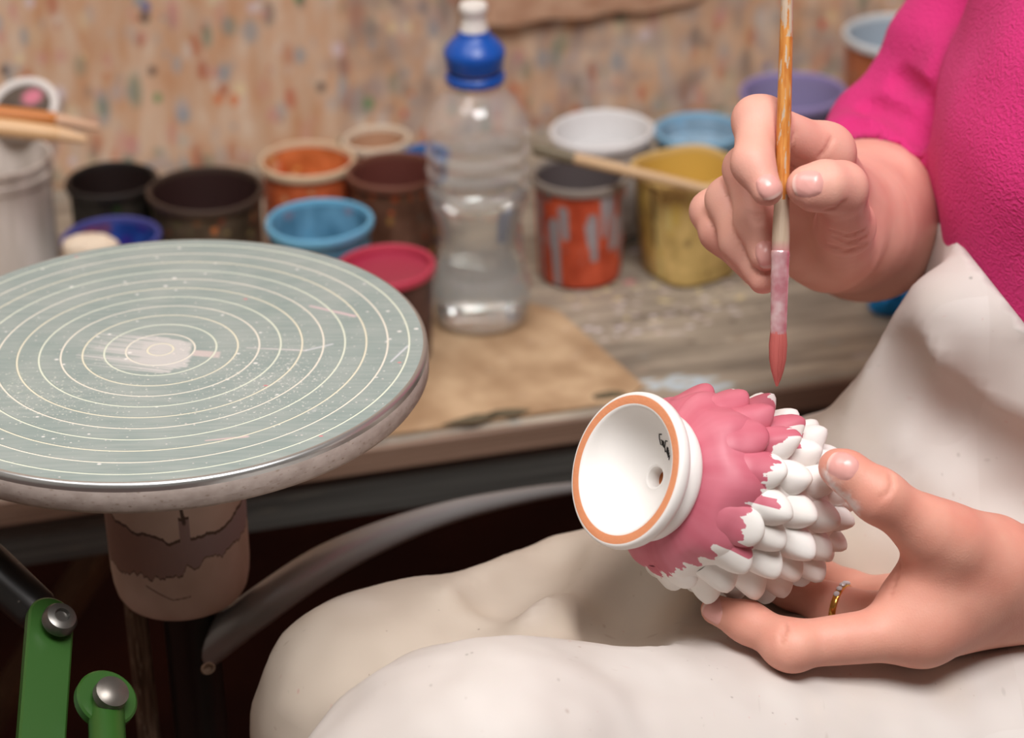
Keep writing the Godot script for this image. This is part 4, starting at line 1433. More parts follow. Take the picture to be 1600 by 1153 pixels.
# ------------------------------------------------------------------ the brush
func brush() -> void:
	var top := Vector3(0.2849, 1.1056, 0.0093)
	var tip := Vector3(0.2769, 0.9142, 0.0936)
	var t := thing("paintbrush", "long round paintbrush with chipped orange varnish and pink-stained ferrule, held upright in the hand", "paintbrush", tip)
	var mb := MB.new()
	var p := func(f: float) -> Vector3: return (top - tip) * f
	# f runs from the tip (0) to the end of the handle (1)
	var hp := []
	var hr := []
	var hf := 0.0
	var hr_ := 0.0
	for q in [[0.274, 0.00372], [0.30, 0.0038], [0.325, 0.0037], [0.37, 0.00325], [0.43, 0.00305], [0.55, 0.0031], [0.70, 0.00285], [0.85, 0.0023], [1.0, 0.0016]]:
		if hp.size():
			for k in range(1, 8):
				hp.append(p.call(lerpf(hf, q[0], k / 8.0)))
				hr.append(lerpf(hr_, q[1], k / 8.0))
		hp.append(p.call(q[0]))
		hr.append(q[1])
		hf = q[0]
		hr_ = q[1]
	mb.tube(hp, hr, 24)
	var tx := Paint.new(96, 768, c8(200, 132, 62))
	tx.tint(fnl(0.05, 131), 2.0, 0.25, c8(188, 112, 44), c8(216, 156, 84))
	var nn := fnl(0.03, 132, FastNoiseLite.TYPE_SIMPLEX_SMOOTH, 4)
	for j in 768:
		for i in 96:
			var bare := 0.30
			var f := j / 768.0          # 0 at the ferrule end
			if f < 0.155: bare = -1.0
			elif f > 0.60: bare = -0.12
			elif f < 0.17: bare = 0.0
			if nn.get_noise_2d(i * 2.2, j * 0.35) > bare:
				var k := nn.get_noise_2d(i * 3.0 + 300, j * 0.2) * 0.5 + 0.5
				var c := c8(176, 152, 130).lerp(c8(206, 188, 166), k)
				if f < 0.045: c = c.lerp(c8(196, 120, 130), 1.0 - f / 0.045)
				var o := (j * 96 + i) * 3
				tx.d[o] = c.r8; tx.d[o + 1] = c.g8; tx.d[o + 2] = c.b8
	obj("handle", mb, textured(tx.tex(), 0.4), t)
	mb = MB.new()
	var fp := []
	var fr := []
	for q in [[0.105, 0.0033], [0.108, 0.0035], [0.115, 0.0034], [0.118, 0.00355], [0.15, 0.0036], [0.20, 0.00372], [0.22, 0.0038], [0.224, 0.0040], [0.23, 0.0038], [0.262, 0.0039], [0.266, 0.00405], [0.272, 0.0040], [0.276, 0.0039]]:
		fp.append(p.call(q[0]))
		fr.append(q[1])
	mb.tube(fp, fr, 28)
	var ft := Paint.new(64, 256, c8(222, 176, 180))
	ft.tint(fnl(0.04, 133), 1.0, 0.4, c8(204, 134, 144), c8(232, 200, 202))
	var fm := textured(ft.tex(), 0.25)
	fm.metallic = 0.4
	obj("ferrule", mb, fm, t)
	# hair: a tuft of separate strands round a core
	mb = MB.new()
	var core := []
	var cr := []
	for q in [[0.0, 0.0003], [0.012, 0.0011], [0.03, 0.0023], [0.055, 0.0033], [0.085, 0.0036], [0.112, 0.0033]]:
		core.append(p.call(q[0]))
		cr.append(q[1])
	mb.tube(core, cr, 20)
	var ax := (top - tip).normalized()
	var e1 := ax.cross(Vector3.BACK).normalized()
	var e2 := ax.cross(e1)
	var r := RandomNumberGenerator.new()
	r.seed = 3
	for i in 90:
		var a := r.randf() * TAU
		var rad := Vector3(e1 * cos(a) + e2 * sin(a))
		var pts := []
		var f0 := r.randf_range(0.0, 0.02)
		for q in [[0.112, 0.0032], [0.085, 0.0037], [0.055, 0.0034], [0.03, 0.0024], [0.012, 0.0012]]:
			if q[0] > f0: pts.append(p.call(q[0]) + rad * q[1])
		pts.append(p.call(f0) + rad * 0.0004)
		var rr := []
		for k in pts.size(): rr.append(0.00026)
		mb.tube(pts, rr, 5)
	var bm := mat(c8(182, 94, 88), 0.5)
	var bo := obj("bristles", mb, bm, t)
	bo.set_meta("kind", "stuff")


# ------------------------------------------------------------------ the person
var right := Sdf.new()
var left := Sdf.new()


func skin_tone(p: Vector3, _g: Vector3) -> Color:
	return Color.WHITE


func person() -> void:
	var t := thing("person", "seated person in pink fleece and white apron painting a ceramic pine cone", "person", Vector3(0.4775, 0.7524, -0.0023))
	var inv := -t.position
	right_hand()
	left_hand()
	var mb := MB.new()
	var skin := mat(Color.WHITE, 0.55)
	skin.vertex_color_use_as_albedo = true
	skin.subsurf_scatter_enabled = true
	skin.subsurf_scatter_strength = 0.07
	bump(skin, noise_tex(256, 0.06, 14, FastNoiseLite.TYPE_CELLULAR, 2), 0.009, 60.0)
	var base := c8(229, 175, 158).srgb_to_linear()
	var red := c8(214, 136, 121).srgb_to_linear()
	var n := fnl(40.0, 15)
	var tone := func(p: Vector3, _g: Vector3) -> Color:
		var k := clampf(0.35 + n.get_noise_3d(p.x, p.y, p.z) * 0.6, 0.0, 1.0)
		return base.lerp(red, k * 0.55)
	var base2 := c8(224, 165, 145).srgb_to_linear()
	var red2 := c8(206, 121, 103).srgb_to_linear()
	var d0 := on_skin(left, Vector3(0.2916, 0.9003, 0.146))
	var d1 := on_skin(left, Vector3(0.3031, 0.888, 0.1525))
	var dust := c8(236, 226, 222).srgb_to_linear()
	var n3 := fnl(380.0, 16)
	var tone2 := func(p: Vector3, _g: Vector3) -> Color:
		var k := clampf(0.4 + n.get_noise_3d(p.x, p.y, p.z) * 0.6, 0.0, 1.0)
		var c := base2.lerp(red2, k * 0.55)
		var f := clampf((p - d0).dot(d1 - d0) / (d1 - d0).length_squared(), 0.0, 1.0)
		var e := p.distance_to(d0.lerp(d1, f)) + n3.get_noise_3d(p.x, p.y, p.z) * 0.0035
		return c.lerp(dust, clampf(1.0 - e / 0.0042, 0.0, 0.85))
	box_net(right, mb, 0.0019, tone)
	box_net(left, mb, 0.0020, tone2)
	# trunk and thighs, all under the clothes
	var s := Sdf.new()
	trunk(s, -0.03)
	box_net(s, mb, 0.012, tone)
	shift(mb, inv)
	obj("body", mb, skin, t)
	nails(t, inv)
	clothes(t, inv)


func shift(mb: MB, by: Vector3) -> void:
	for i in mb.v.size(): mb.v[i] += by


func box_net(s: Sdf, mb: MB, cell: float, tone = null, pad := 0.012) -> void:
	var lo := Vector3.ONE * 99.0
	var hi := -lo
	for g in s.groups:
		for q in g:
			for e in [[q[0], q[3]], [q[0] + q[1], q[3] + q[4]]]:
				lo = lo.min(e[0] - Vector3.ONE * (e[1] + pad))
				hi = hi.max(e[0] + Vector3.ONE * (e[1] + pad))
	s.net(mb, lo, hi, cell, tone)


func on_skin(s: Sdf, p: Vector3) -> Vector3:
	# the first point of the skin met on the way from the viewer's side through p
	var eye := Vector3(0.1638, 1.4048, 1.0107)
	var d := (p - eye).normalized()
	var q := eye + d * 0.9
	for i in 90:
		var r := s.at(q)
		if r < 0.0002: break
		q += d * minf(r * 0.9, 0.05)
		if q.distance_to(eye) > 1.6: return Vector3.INF
	return q


func crease(s: Sdf, pts: Array, r := 0.0009, bite := 0.84) -> void:
	var eye := Vector3(0.1638, 1.4048, 1.0107)
	var on := []
	var fine := []
	for i in pts.size() - 1:
		for k in 4: fine.append(pts[i].lerp(pts[i + 1], k / 4.0))
	fine.append(pts[-1])
	for p in fine:
		var q := on_skin(s, p)
		if not q.is_finite():
			return
		on.append(q + (eye - q).normalized() * r * bite)
	for i in on.size() - 1:
		new_grooves.append([on[i], on[i + 1], r])


var new_grooves := []


func right_hand() -> void:
	var s := right
	s.join = 0.010
	# forearm, wrist and palm
	s.bone(0, Vector3(0.3926, 0.8461, -0.2545), Vector3(0.3446, 0.8957, -0.1168), 0.041, 0.0365, 0.02)
	s.bone(0, Vector3(0.3446, 0.8957, -0.1168), Vector3(0.3273, 0.9125, -0.0748), 0.0365, 0.029, 0.02)
	s.bone(0, Vector3(0.3273, 0.9131, -0.0751), Vector3(0.3199, 0.9229, -0.052), 0.029, 0.024, 0.02)
	s.bone(0, Vector3(0.32, 0.9289, -0.0552), Vector3(0.3051, 0.9861, 0.0086), 0.020, 0.0115, 0.014)
	s.bone(0, Vector3(0.317, 0.9303, -0.0559), Vector3(0.2982, 0.9775, -0.0072), 0.020, 0.0115, 0.014)
	s.bone(0, Vector3(0.3139, 0.9277, -0.0545), Vector3(0.2903, 0.9741, -0.0212), 0.019, 0.011, 0.014)
	s.bone(0, Vector3(0.3123, 0.9236, -0.0524), Vector3(0.2841, 0.9632, -0.0291), 0.019, 0.011, 0.014)
	# ball of the thumb and heel of the hand
	s.bone(0, Vector3(0.3201, 0.9203, -0.0315), Vector3(0.3139, 0.9547, 0.0182), 0.0165, 0.0122, 0.012)
	s.bone(0, Vector3(0.3144, 0.9127, -0.041), Vector3(0.3034, 0.9192, -0.0332), 0.0165, 0.014, 0.012)
	# thumb
	s.chain(1, [Vector3(0.3128, 0.9575, 0.0258), Vector3(0.3059, 0.9887, 0.0547), Vector3(0.2975, 0.9937, 0.0633), Vector3(0.2907, 0.9948, 0.0661)], [0.0122, 0.0106, 0.0099, 0.0084], 0.006)
	s.bone(1, Vector3(0.2914, 0.9938, 0.0666), Vector3(0.2885, 0.9946, 0.0662), 0.0082, 0.0064, 0.005)
	# index, middle, ring, little
	s.chain(2, [Vector3(0.3051, 0.9861, 0.0086), Vector3(0.2715, 1.0122, 0.0355), Vector3(0.2672, 1.0032, 0.0606), Vector3(0.2723, 0.9957, 0.0713)], [0.0112, 0.0096, 0.0082, 0.0068], 0.006)
	s.bone(2, Vector3(0.271, 1.0132, 0.035), Vector3(0.2751, 1.0129, 0.0329), 0.0095, 0.0095, 0.004)
	s.chain(3, [Vector3(0.2982, 0.9775, -0.0072), Vector3(0.2688, 0.9849, 0.0228), Vector3(0.2709, 0.9691, 0.0434), Vector3(0.2742, 0.9585, 0.0558)], [0.0112, 0.0096, 0.0082, 0.0068], 0.006)
	s.chain(4, [Vector3(0.2903, 0.9741, -0.0212), Vector3(0.2616, 0.9674, 0.0161), Vector3(0.2649, 0.9573, 0.0395), Vector3(0.2739, 0.9462, 0.0543)], [0.011, 0.0092, 0.0080, 0.0066], 0.006)
	s.chain(5, [Vector3(0.2841, 0.9632, -0.0291), Vector3(0.2553, 0.9556, 0.002), Vector3(0.2582, 0.9523, 0.0172), Vector3(0.2732, 0.9378, 0.0294)], [0.0105, 0.0086, 0.0084, 0.0064], 0.006)
	new_grooves = []
	for q in [[Vector3(0.2618, 0.9962, 0.0958), Vector3(0.265, 0.9953, 0.0963), Vector3(0.2681, 0.9957, 0.0961)], [Vector3(0.2623, 0.9941, 0.0969), Vector3(0.2655, 0.9932, 0.0975), Vector3(0.2684, 0.9938, 0.0971)]]:
		crease(s, q, 0.0012, 0.92)
	for q in [[Vector3(0.283, 1.0257, 0.0804), Vector3(0.2813, 1.0211, 0.0828), Vector3(0.2802, 1.0165, 0.0853)], [Vector3(0.298, 1.0238, 0.0814), Vector3(0.2958, 1.0192, 0.0838), Vector3(0.2928, 1.016, 0.0855)],
			[Vector3(0.2945, 0.9964, 0.0958), Vector3(0.2998, 0.9975, 0.0952), Vector3(0.3024, 0.9995, 0.0941)],
			[Vector3(0.2964, 0.9889, 0.0997), Vector3(0.303, 0.9869, 0.1007), Vector3(0.3096, 0.9887, 0.0998)], [Vector3(0.2979, 0.9865, 0.1009), Vector3(0.3042, 0.9845, 0.102), Vector3(0.3106, 0.9863, 0.101)], [Vector3(0.2953, 0.9835, 0.1025), Vector3(0.3028, 0.9813, 0.1037), Vector3(0.31, 0.983, 0.1027)]]:
		crease(s, q, 0.0011, 0.86)
	s.grooves = new_grooves


func left_hand() -> void:
	var s := left
	s.join = 0.010
	s.bone(0, Vector3(0.4975, 0.7723, 0.0324), Vector3(0.3981, 0.8079, 0.0872), 0.032, 0.0205, 0.02)
	s.bone(0, Vector3(0.4028, 0.8135, 0.0899), Vector3(0.377, 0.8261, 0.1002), 0.0195, 0.0185, 0.018)
	s.bone(0, Vector3(0.3933, 0.8032, 0.084), Vector3(0.3403, 0.8082, 0.1243), 0.0190, 0.0140, 0.016)
	s.bone(0, Vector3(0.3954, 0.7977, 0.0756), Vector3(0.3399, 0.7953, 0.105), 0.0185, 0.0142, 0.016)
	s.bone(0, Vector3(0.3975, 0.7933, 0.0666), Vector3(0.3403, 0.7893, 0.0856), 0.0185, 0.0135, 0.016)
	s.bone(0, Vector3(0.3997, 0.7889, 0.0576), Vector3(0.3411, 0.7864, 0.0679), 0.018, 0.0125, 0.016)
	# flesh between thumb and index
	s.bone(0, Vector3(0.351, 0.8467, 0.1154), Vector3(0.3356, 0.8206, 0.1177), 0.0150, 0.0122, 0.016)
	s.bone(0, Vector3(0.3675, 0.8244, 0.1067), Vector3(0.3433, 0.8143, 0.1211), 0.018, 0.014, 0.016)
	# thumb
	s.chain(1, [Vector3(0.3705, 0.8319, 0.1028), Vector3(0.3406, 0.8564, 0.1182), Vector3(0.318, 0.8761, 0.1226), Vector3(0.3036, 0.8858, 0.1175)], [0.0180, 0.0128, 0.0106, 0.0087], 0.007)
	s.bone(1, Vector3(0.3056, 0.8845, 0.1171), Vector3(0.3003, 0.8855, 0.1132), 0.0084, 0.0066, 0.005)
	# fingers under the cone
	s.chain(2, [Vector3(0.34, 0.8093, 0.1259), Vector3(0.2819, 0.8103, 0.1367), Vector3(0.2644, 0.8127, 0.1219), Vector3(0.2512, 0.8135, 0.1125)], [0.0128, 0.0100, 0.0084, 0.0066], 0.006)
	s.bone(2, Vector3(0.2825, 0.8115, 0.1406), Vector3(0.2791, 0.8103, 0.1367), 0.0095, 0.0092, 0.005)
	s.chain(3, [Vector3(0.3399, 0.7971, 0.1041), Vector3(0.3057, 0.7953, 0.0836), Vector3(0.2898, 0.7958, 0.0698), Vector3(0.277, 0.7964, 0.0627)], [0.0125, 0.0098, 0.0084, 0.0070], 0.006)
	s.chain(4, [Vector3(0.3404, 0.7911, 0.0847), Vector3(0.3193, 0.7861, 0.0591), Vector3(0.3028, 0.7878, 0.0424), Vector3(0.2901, 0.7923, 0.0378)], [0.0120, 0.0094, 0.0082, 0.0070], 0.006)
	s.chain(5, [Vector3(0.3423, 0.7851, 0.0686), Vector3(0.3308, 0.7761, 0.044), Vector3(0.32, 0.7789, 0.029), Vector3(0.31, 0.7845, 0.026)], [0.0110, 0.0086, 0.0075, 0.0062], 0.006)
	new_grooves = []
	for q in [[Vector3(0.3192, 0.9008, 0.1458), Vector3(0.3202, 0.8975, 0.1475), Vector3(0.318, 0.8938, 0.1494), Vector3(0.3137, 0.8911, 0.1509)]]:
		crease(s, q, 0.0014, 0.96)
	crease(s, [Vector3(0.2738, 0.8466, 0.1742), Vector3(0.2726, 0.8428, 0.1761), Vector3(0.2712, 0.8391, 0.178)], 0.0018, 0.86)
	crease(s, [Vector3(0.3202, 0.8723, 0.1607), Vector3(0.3227, 0.8688, 0.1625), Vector3(0.3274, 0.8666, 0.1637)], 0.0008)
	crease(s, [Vector3(0.3172, 0.8561, 0.1692), Vector3(0.3194, 0.8618, 0.1662), Vector3(0.3211, 0.8665, 0.1637)], 0.0008)
	s.grooves = new_grooves


func nail(t: Node3D, inv: Vector3, s: Sdf, at: Vector3, along: Vector3, nrm: Vector3, w: float, l: float, called := "fingernail") -> void:
	# a plate laid on the finger: points fall along -nrm onto the skin
	at = on_skin(s, at)
	nrm = (s.grad(at, 0.0015) * 1.4 + nrm.normalized() * 0.6).normalized()
	along = (along - nrm * along.dot(nrm)).normalized()
	var side := along.cross(nrm).normalized()
	var rows := []
	var K := 14
	for i in K + 1:
		var v := -1.0 + 2.0 * i / K
		var row := []
		for j in K + 1:
			var u := -1.0 + 2.0 * j / K
			# square to rounded square
			var uu := u * sqrt(1.0 - 0.44 * v * v)
			var vv := v * sqrt(1.0 - 0.36 * u * u)
			var p := at + side * uu * w * 0.5 + along * vv * l * 0.5 + nrm * 0.003
			for k in 9:
				var d := s.at(p)
				if d < 0.0001: break
				p -= nrm * minf(d, 0.0015)
			var e := maxf(absf(u), -v)
			var h := 0.0008 * (1.0 - pow(e, 5.0)) - 0.0002 * pow(e, 6.0)
			row.append(p + nrm * h + inv)
		rows.append(row)
	var mb := MB.new()
	mb.grid(rows)
	for i in mb.v.size():
		if mb.n[i].dot(nrm) < 0.0: mb.n[i] = -mb.n[i]
	for k in range(0, mb.ix.size(), 3):
		var g := (mb.v[mb.ix[k + 1]] - mb.v[mb.ix[k]]).cross(mb.v[mb.ix[k + 2]] - mb.v[mb.ix[k]])
		if g.dot(nrm) > 0.0:
			var q := mb.ix[k + 1]
			mb.ix[k + 1] = mb.ix[k + 2]
			mb.ix[k + 2] = q
	for i in mb.v.size():
		var v := (i / (K + 1)) / float(K)
		var c := c8(226, 168, 160)
		if v > 0.9: c = c8(230, 194, 184)
		mb.c[i] = c.srgb_to_linear()
	var m := mat(Color.WHITE, 0.28)
	m.vertex_color_use_as_albedo = true
	obj(called, mb, m, t)


func nails(t: Node3D, inv: Vector3) -> void:
	# right hand
	nail(t, inv, right, Vector3(0.2893, 0.9988, 0.0719), Vector3(-1.0008, -0.0732, -0.0746), Vector3(0.0535, 0.6222, 0.8031), 0.0118, 0.0132)
	nail(t, inv, right, Vector3(0.2726, 0.9979, 0.0724), Vector3(0.4022, -0.8046, 0.421), Vector3(-0.2519, 0.3794, 0.9301), 0.0098, 0.0110)
	nail(t, inv, right, Vector3(0.272, 0.9685, 0.0765), Vector3(0.1812, -0.7987, 0.5308), Vector3(-0.25, 0.468, 0.8838), 0.0088, 0.0122)
	# left hand
	nail(t, inv, left, Vector3(0.3017, 0.8944, 0.1265), Vector3(-0.8196, 0.4288, -0.3372), Vector3(0.3122, 0.9149, 0.4242), 0.0118, 0.0135)
	nail(t, inv, left, Vector3(0.2495, 0.812, 0.1132), Vector3(-0.8929, 0.2794, -0.2591), Vector3(-0.2667, -0.5864, 0.7018), 0.0095, 0.0110)
	# gold ring with stones on the finger under the cone
	var a := Vector3(0.3231, 0.7962, 0.0939)
	var b := Vector3(0.3057, 0.7953, 0.0836)
	var ax := (b - a).normalized()
	var c := a.lerp(b, 0.72)
	var e1 := ax.cross(Vector3.UP).normalized()
	var e2 := e1.cross(ax).normalized()
	var mb := MB.new()
	var rows := []
	for i in 41:
		var th := TAU * i / 40.0
		var row := []
		for j in 11:
			var ph := TAU * j / 10.0
			var dir := e1 * cos(th) + e2 * sin(th)
			row.append(c + dir * (0.0108 + cos(ph) * 0.0009) + ax * sin(ph) * 0.0017 + inv)
		rows.append(row)
	mb.grid(rows, true)
	var gold := mat(c8(226, 176, 92), 0.2, 1.0)
	var ring := obj("finger_ring", mb, gold, t)
	ring.set_meta("label", "gold finger ring set with small stones")
	for k in 5:
		mb = MB.new()
		var th := 0.9 + k * 0.28
		var dir := e1 * cos(th) + e2 * sin(th)
		var fb := Basis(ax, dir, ax.cross(dir))
		mb.lathe([Vector2(0.0013, 0.0), Vector2(0.0014, 0.0006), Vector2(0.0008, 0.0012), Vector2(0.0, 0.0012)], 8, Transform3D(fb, c + dir * 0.0116 + inv))
		obj("gemstone", mb, mat(c8(225, 225, 230), 0.08), ring)


# the trunk and legs, swollen by grow: used for the body, the fleece and the apron
func trunk(s: Sdf, grow: float) -> void:
	s.bone(0, Vector3(0.5141, 1.1212, -0.1953), Vector3(0.5059, 0.9572, -0.0981), 0.105 + grow, 0.124 + grow, 0.05)
	s.bone(0, Vector3(0.5059, 0.9572, -0.0981), Vector3(0.4976, 0.8201, -0.049), 0.124 + grow, 0.128 + grow, 0.05)
	legs(s, grow)


func legs(s: Sdf, grow: float) -> void:
	s.bone(0, Vector3(0.4968, 0.7588, -0.0847), Vector3(0.3397, 0.7448, -0.0265), 0.080 + grow, 0.066 + grow, 0.035)
	s.bone(0, Vector3(0.3397, 0.7448, -0.0265), Vector3(0.1127, 0.7267, 0.0901), 0.066 + grow, 0.063 + grow, 0.03)
	s.bone(0, Vector3(0.1127, 0.7267, 0.0901), Vector3(0.0889, 0.5066, 0.1037), 0.060 + grow, 0.050 + grow, 0.03)
	s.bone(1, Vector3(0.5139, 0.6807, 0.0691), Vector3(0.2917, 0.7006, 0.1207), 0.085 + grow, 0.080 + grow, 0.05)
	s.bone(1, Vector3(0.2917, 0.7006, 0.1207), Vector3(0.1438, 0.7597, 0.197), 0.080 + grow, 0.070 + grow, 0.03)
	s.bone(1, Vector3(0.1438, 0.7597, 0.197), Vector3(0.127, 0.5431, 0.2201), 0.068 + grow, 0.052 + grow, 0.03)


func clothes(t: Node3D, inv: Vector3) -> void:
	# fleece: trunk, both sleeves
	var f := Sdf.new()
	f.join = 0.02
	f.bone(0, Vector3(0.5324, 1.1209, -0.1951), Vector3(0.5221, 0.9652, -0.1024), 0.108, 0.126, 0.05)
	f.bone(0, Vector3(0.5221, 0.9652, -0.1024), Vector3(0.5134, 0.9154, -0.0763), 0.126, 0.1255, 0.05)
	f.bone(0, Vector3(0.5134, 0.9154, -0.0763), Vector3(0.5093, 0.8424, -0.0607), 0.1255, 0.119, 0.05)
	var sl := Sdf.new()
	sl.bone(0, Vector3(0.4811, 1.1056, -0.2661), Vector3(0.4224, 0.9576, -0.2112), 0.062, 0.046, 0.02)
	sl.bone(0, Vector3(0.4224, 0.9576, -0.2112), Vector3(0.4018, 0.8547, -0.259), 0.046, 0.050, 0.02)
	sl.bone(0, Vector3(0.4018, 0.8547, -0.259), Vector3(0.3377, 0.9028, -0.1092), 0.050, 0.0450, 0.02)
	# the bunched cloth above the wrist
	sl.bone(0, Vector3(0.3405, 0.9239, -0.162), Vector3(0.3755, 0.9187, -0.1401), 0.010, 0.010, 0.02)
	sl.bone(0, Vector3(0.3524, 0.9282, -0.1902), Vector3(0.3881, 0.9267, -0.15), 0.012, 0.012, 0.02)
	sl.bone(0, Vector3(0.368, 0.9423, -0.1976), Vector3(0.386, 0.9475, -0.1552), 0.012, 0.012, 0.02)
	sl.bone(0, Vector3(0.3794, 0.9618, -0.2021), Vector3(0.3929, 0.9648, -0.1642), 0.010, 0.012, 0.02)
	f.bone(2, Vector3(0.5399, 1.1439, -0.0943), Vector3(0.5478, 0.9166, 0.0472), 0.062, 0.052, 0.02)
	f.bone(2, Vector3(0.5478, 0.9166, 0.0472), Vector3(0.5039, 0.7843, 0.0374), 0.050, 0.044, 0.02)
	f.noise = fnl(9.0, 17, FastNoiseLite.TYPE_SIMPLEX_SMOOTH, 2)
	f.noise_amp = 0.006
	sl.noise = f.noise
	sl.noise_amp = 0.006
	new_grooves = []
	for q in [[Vector3(0.3112, 1.0357, 0.0752), Vector3(0.3211, 1.0332, 0.0765), Vector3(0.3302, 1.0284, 0.079), Vector3(0.3366, 1.0218, 0.0825)], [Vector3(0.3235, 1.0448, 0.0704), Vector3(0.3318, 1.0389, 0.0735), Vector3(0.3384, 1.0311, 0.0776)], [Vector3(0.3039, 1.0293, 0.0785), Vector3(0.3144, 1.0291, 0.0786), Vector3(0.3249, 1.0262, 0.0802), Vector3(0.3319, 1.0209, 0.0829)]]:
		crease(sl, q, 0.006, 0.45)
	sl.grooves = new_grooves
	sl.groove_k = 0.005
	# the opening of the sleeve: hollow it where the forearm comes out
	var cn := Vector3(-0.5034, 0.2294, 0.8054).normalized()
	var cp := Vector3(0.346, 0.8951, -0.1221)
	var mb := MB.new()
	var fc := Cuff.new()
	fc.base = f
	fc.sleeve = sl
	fc.n = cn
	fc.c = cp
	fc.groups = [f.groups[0], f.groups[2], sl.groups[0]]
	box_net(fc, mb, 0.0042, null, 0.02)
	shift(mb, inv)
	var fm := mat(c8(203, 42, 116), 0.95)
	fm.rim_enabled = true
	fm.rim = 0.35
	fm.rim_tint = 0.6
	var wn := fnl(0.035, 18, FastNoiseLite.TYPE_SIMPLEX_SMOOTH, 2)
	wn.fractal_type = FastNoiseLite.FRACTAL_RIDGED
	wn.domain_warp_enabled = true
	wn.domain_warp_amplitude = 18.0
	wn.domain_warp_frequency = 0.03
	var wi := wn.get_seamless_image(512, 512)
	bump(fm, ImageTexture.create_from_image(wi), 0.10, 15.0)
	obj("fleece_jacket", mb, fm, t)
	# apron: over the belly and both thighs
	var a := Sdf.new()
	a.bone(0, Vector3(0.5152, 0.9403, -0.0893), Vector3(0.4995, 0.82, -0.049), 0.130, 0.135, 0.04)
	a.bone(0, Vector3(0.4512, 0.7706, -0.0344), Vector3(0.4186, 0.7484, -0.0228), 0.080, 0.068, 0.05)
	var lb := leg_bones(0.006)
	a.groups[0].append_array(lb[0])
	a.groups.append(lb[1])
	a.join = 0.012
	# folds of the cloth running down between the thighs
	a.bone(0, Vector3(0.2251, 0.7865, 0.0419), Vector3(0.2383, 0.7747, 0.0707), 0.008, 0.012, 0.04)
	a.bone(0, Vector3(0.1501, 0.8005, 0.0854), Vector3(0.19, 0.7888, 0.1028), 0.006, 0.010, 0.04)
	# folds
	a.bone(0, Vector3(0.3656, 0.8962, -0.0155), Vector3(0.3489, 0.8394, -0.0196), 0.012, 0.014, 0.05)
	a.noise = fnl(7.0, 19, FastNoiseLite.TYPE_SIMPLEX_SMOOTH, 2)
	a.noise_amp = 0.007
	a.noise2 = fnl(22.0, 20, FastNoiseLite.TYPE_SIMPLEX_SMOOTH, 2)
	a.noise2_amp = 0.0018
	# creases pressed into the cloth
	new_grooves = []
	for q in [[Vector3(0.3762, 0.8853, 0.1539), Vector3(0.3653, 0.8921, 0.1503), Vector3(0.3549, 0.8955, 0.1485)], [Vector3(0.317, 0.9423, 0.124), Vector3(0.3157, 0.9307, 0.1301), Vector3(0.3138, 0.9202, 0.1356)], [Vector3(0.3318, 0.9234, 0.1339), Vector3(0.3473, 0.9092, 0.1414), Vector3(0.3734, 0.9005, 0.1459)], [Vector3(0.2201, 0.8694, 0.1622), Vector3(0.2106, 0.8579, 0.1682), Vector3(0.2077, 0.8451, 0.1749)], [Vector3(0.1781, 0.8771, 0.1582), Vector3(0.1621, 0.8658, 0.1641), Vector3(0.1408, 0.858, 0.1682)]]:
		crease(a, q, 0.012, 0.74)
	a.grooves = new_grooves
	a.groove_k = 0.016
	# the slanting top edge
	var q1 := Vector3(0.3707, 0.9322, -0.0174)
	var q2 := Vector3(0.3939, 0.9146, 0.0426)
	var up := (q2 - q1).cross(Vector3(0.298, -0.5574, -0.8369)).normalized()
	if up.y < 0.0: up = -up
	a.cut.append([up, up.dot(q1)])
	mb = MB.new()
	# shade on the far leg, painted into the cloth as a brown tint
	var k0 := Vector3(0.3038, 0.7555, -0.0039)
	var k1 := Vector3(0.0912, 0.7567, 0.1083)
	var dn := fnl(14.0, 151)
	var far_leg_shade := func(p: Vector3, _g: Vector3) -> Color:
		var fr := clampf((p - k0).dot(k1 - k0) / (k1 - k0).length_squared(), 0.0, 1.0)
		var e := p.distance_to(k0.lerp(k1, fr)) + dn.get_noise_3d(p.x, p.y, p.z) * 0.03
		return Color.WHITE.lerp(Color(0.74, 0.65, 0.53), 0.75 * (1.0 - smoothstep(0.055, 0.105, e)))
	box_net(a, mb, 0.0062, far_leg_shade, 0.02)
	shift(mb, inv)
	var p := Paint.new(1024, 1024, c8(204, 198, 192))
	p.tint(fnl(0.006, 141), 1.0, 1.0, c8(196, 189, 183), c8(208, 203, 198))
	var r := RandomNumberGenerator.new()
	r.seed = 21
	for i in 260:
		var z := 0.8 + 2.6 * pow(r.randf(), 4.0)
		p.dot(r.randf() * 1024, r.randf() * 1024, z, z * r.randf_range(0.7, 1.8), [c8(110, 100, 96), c8(150, 130, 120), c8(190, 130, 130), c8(120, 116, 110)][i % 4], r.randf_range(0.4, 0.9), 0.5)
	for i in 10:
		p.dot(r.randf() * 1024, r.randf() * 1024, r.randf_range(20, 70), r.randf_range(20, 70), [c8(206, 190, 172), c8(214, 204, 194)][i % 2], 0.5, 0.95)
	var am := textured(p.tex(), 0.85)
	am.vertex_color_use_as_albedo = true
	am.uv1_triplanar = true
	am.uv1_world_triplanar = true
	am.uv1_scale = Vector3.ONE * 2.6
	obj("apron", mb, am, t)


func leg_bones(grow: float) -> Array:
	var s := Sdf.new()
	legs(s, grow)
	return s.groups


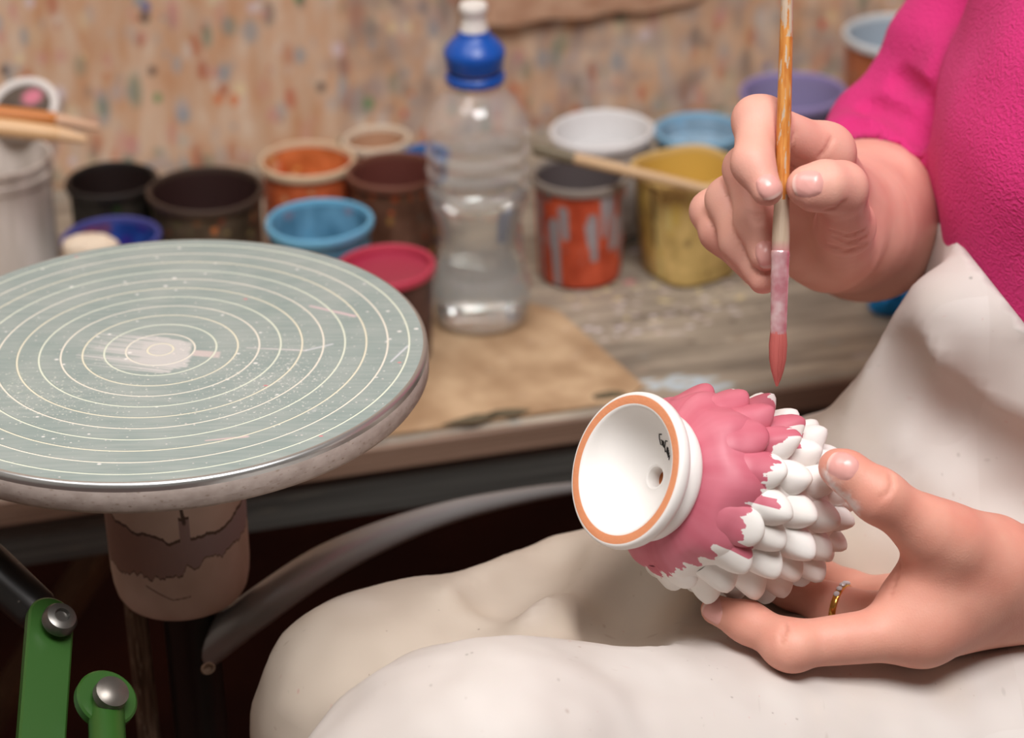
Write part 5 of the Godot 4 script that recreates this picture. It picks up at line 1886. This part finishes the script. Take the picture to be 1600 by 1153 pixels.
# the fleece with an opening: past the plane of the cuff only cloth outside the arm's tunnel is taken away
class Cuff extends Sdf:
	var base: Sdf
	var sleeve: Sdf
	var n: Vector3
	var c: Vector3

	func reduced(cc: Vector3, d0: float, r: float) -> Sdf:
		var s := Cuff.new()
		s.base = base.reduced(cc, maxf(d0, 0.0), r + 0.01)
		s.sleeve = sleeve.reduced(cc, maxf(d0, 0.0), r + 0.01)
		s.n = n
		s.c = c
		return s

	func at(p: Vector3) -> float:
		var d := sleeve.at(p)
		var h := (p - c).dot(n)
		var radial := ((p - c) - n * h).length()
		if radial < 0.085 and h > -0.03:
			d = maxf(d, minf(h, 0.085 - radial))
			d = maxf(d, -maxf(radial - 0.0385, -h - 0.022))     # hollow
		var b := base.at(p)
		var e := 0.005 - absf(d - b)
		d = minf(d, b)
		if e > 0.0: d -= e * e * 0.25 / 0.005
		return d
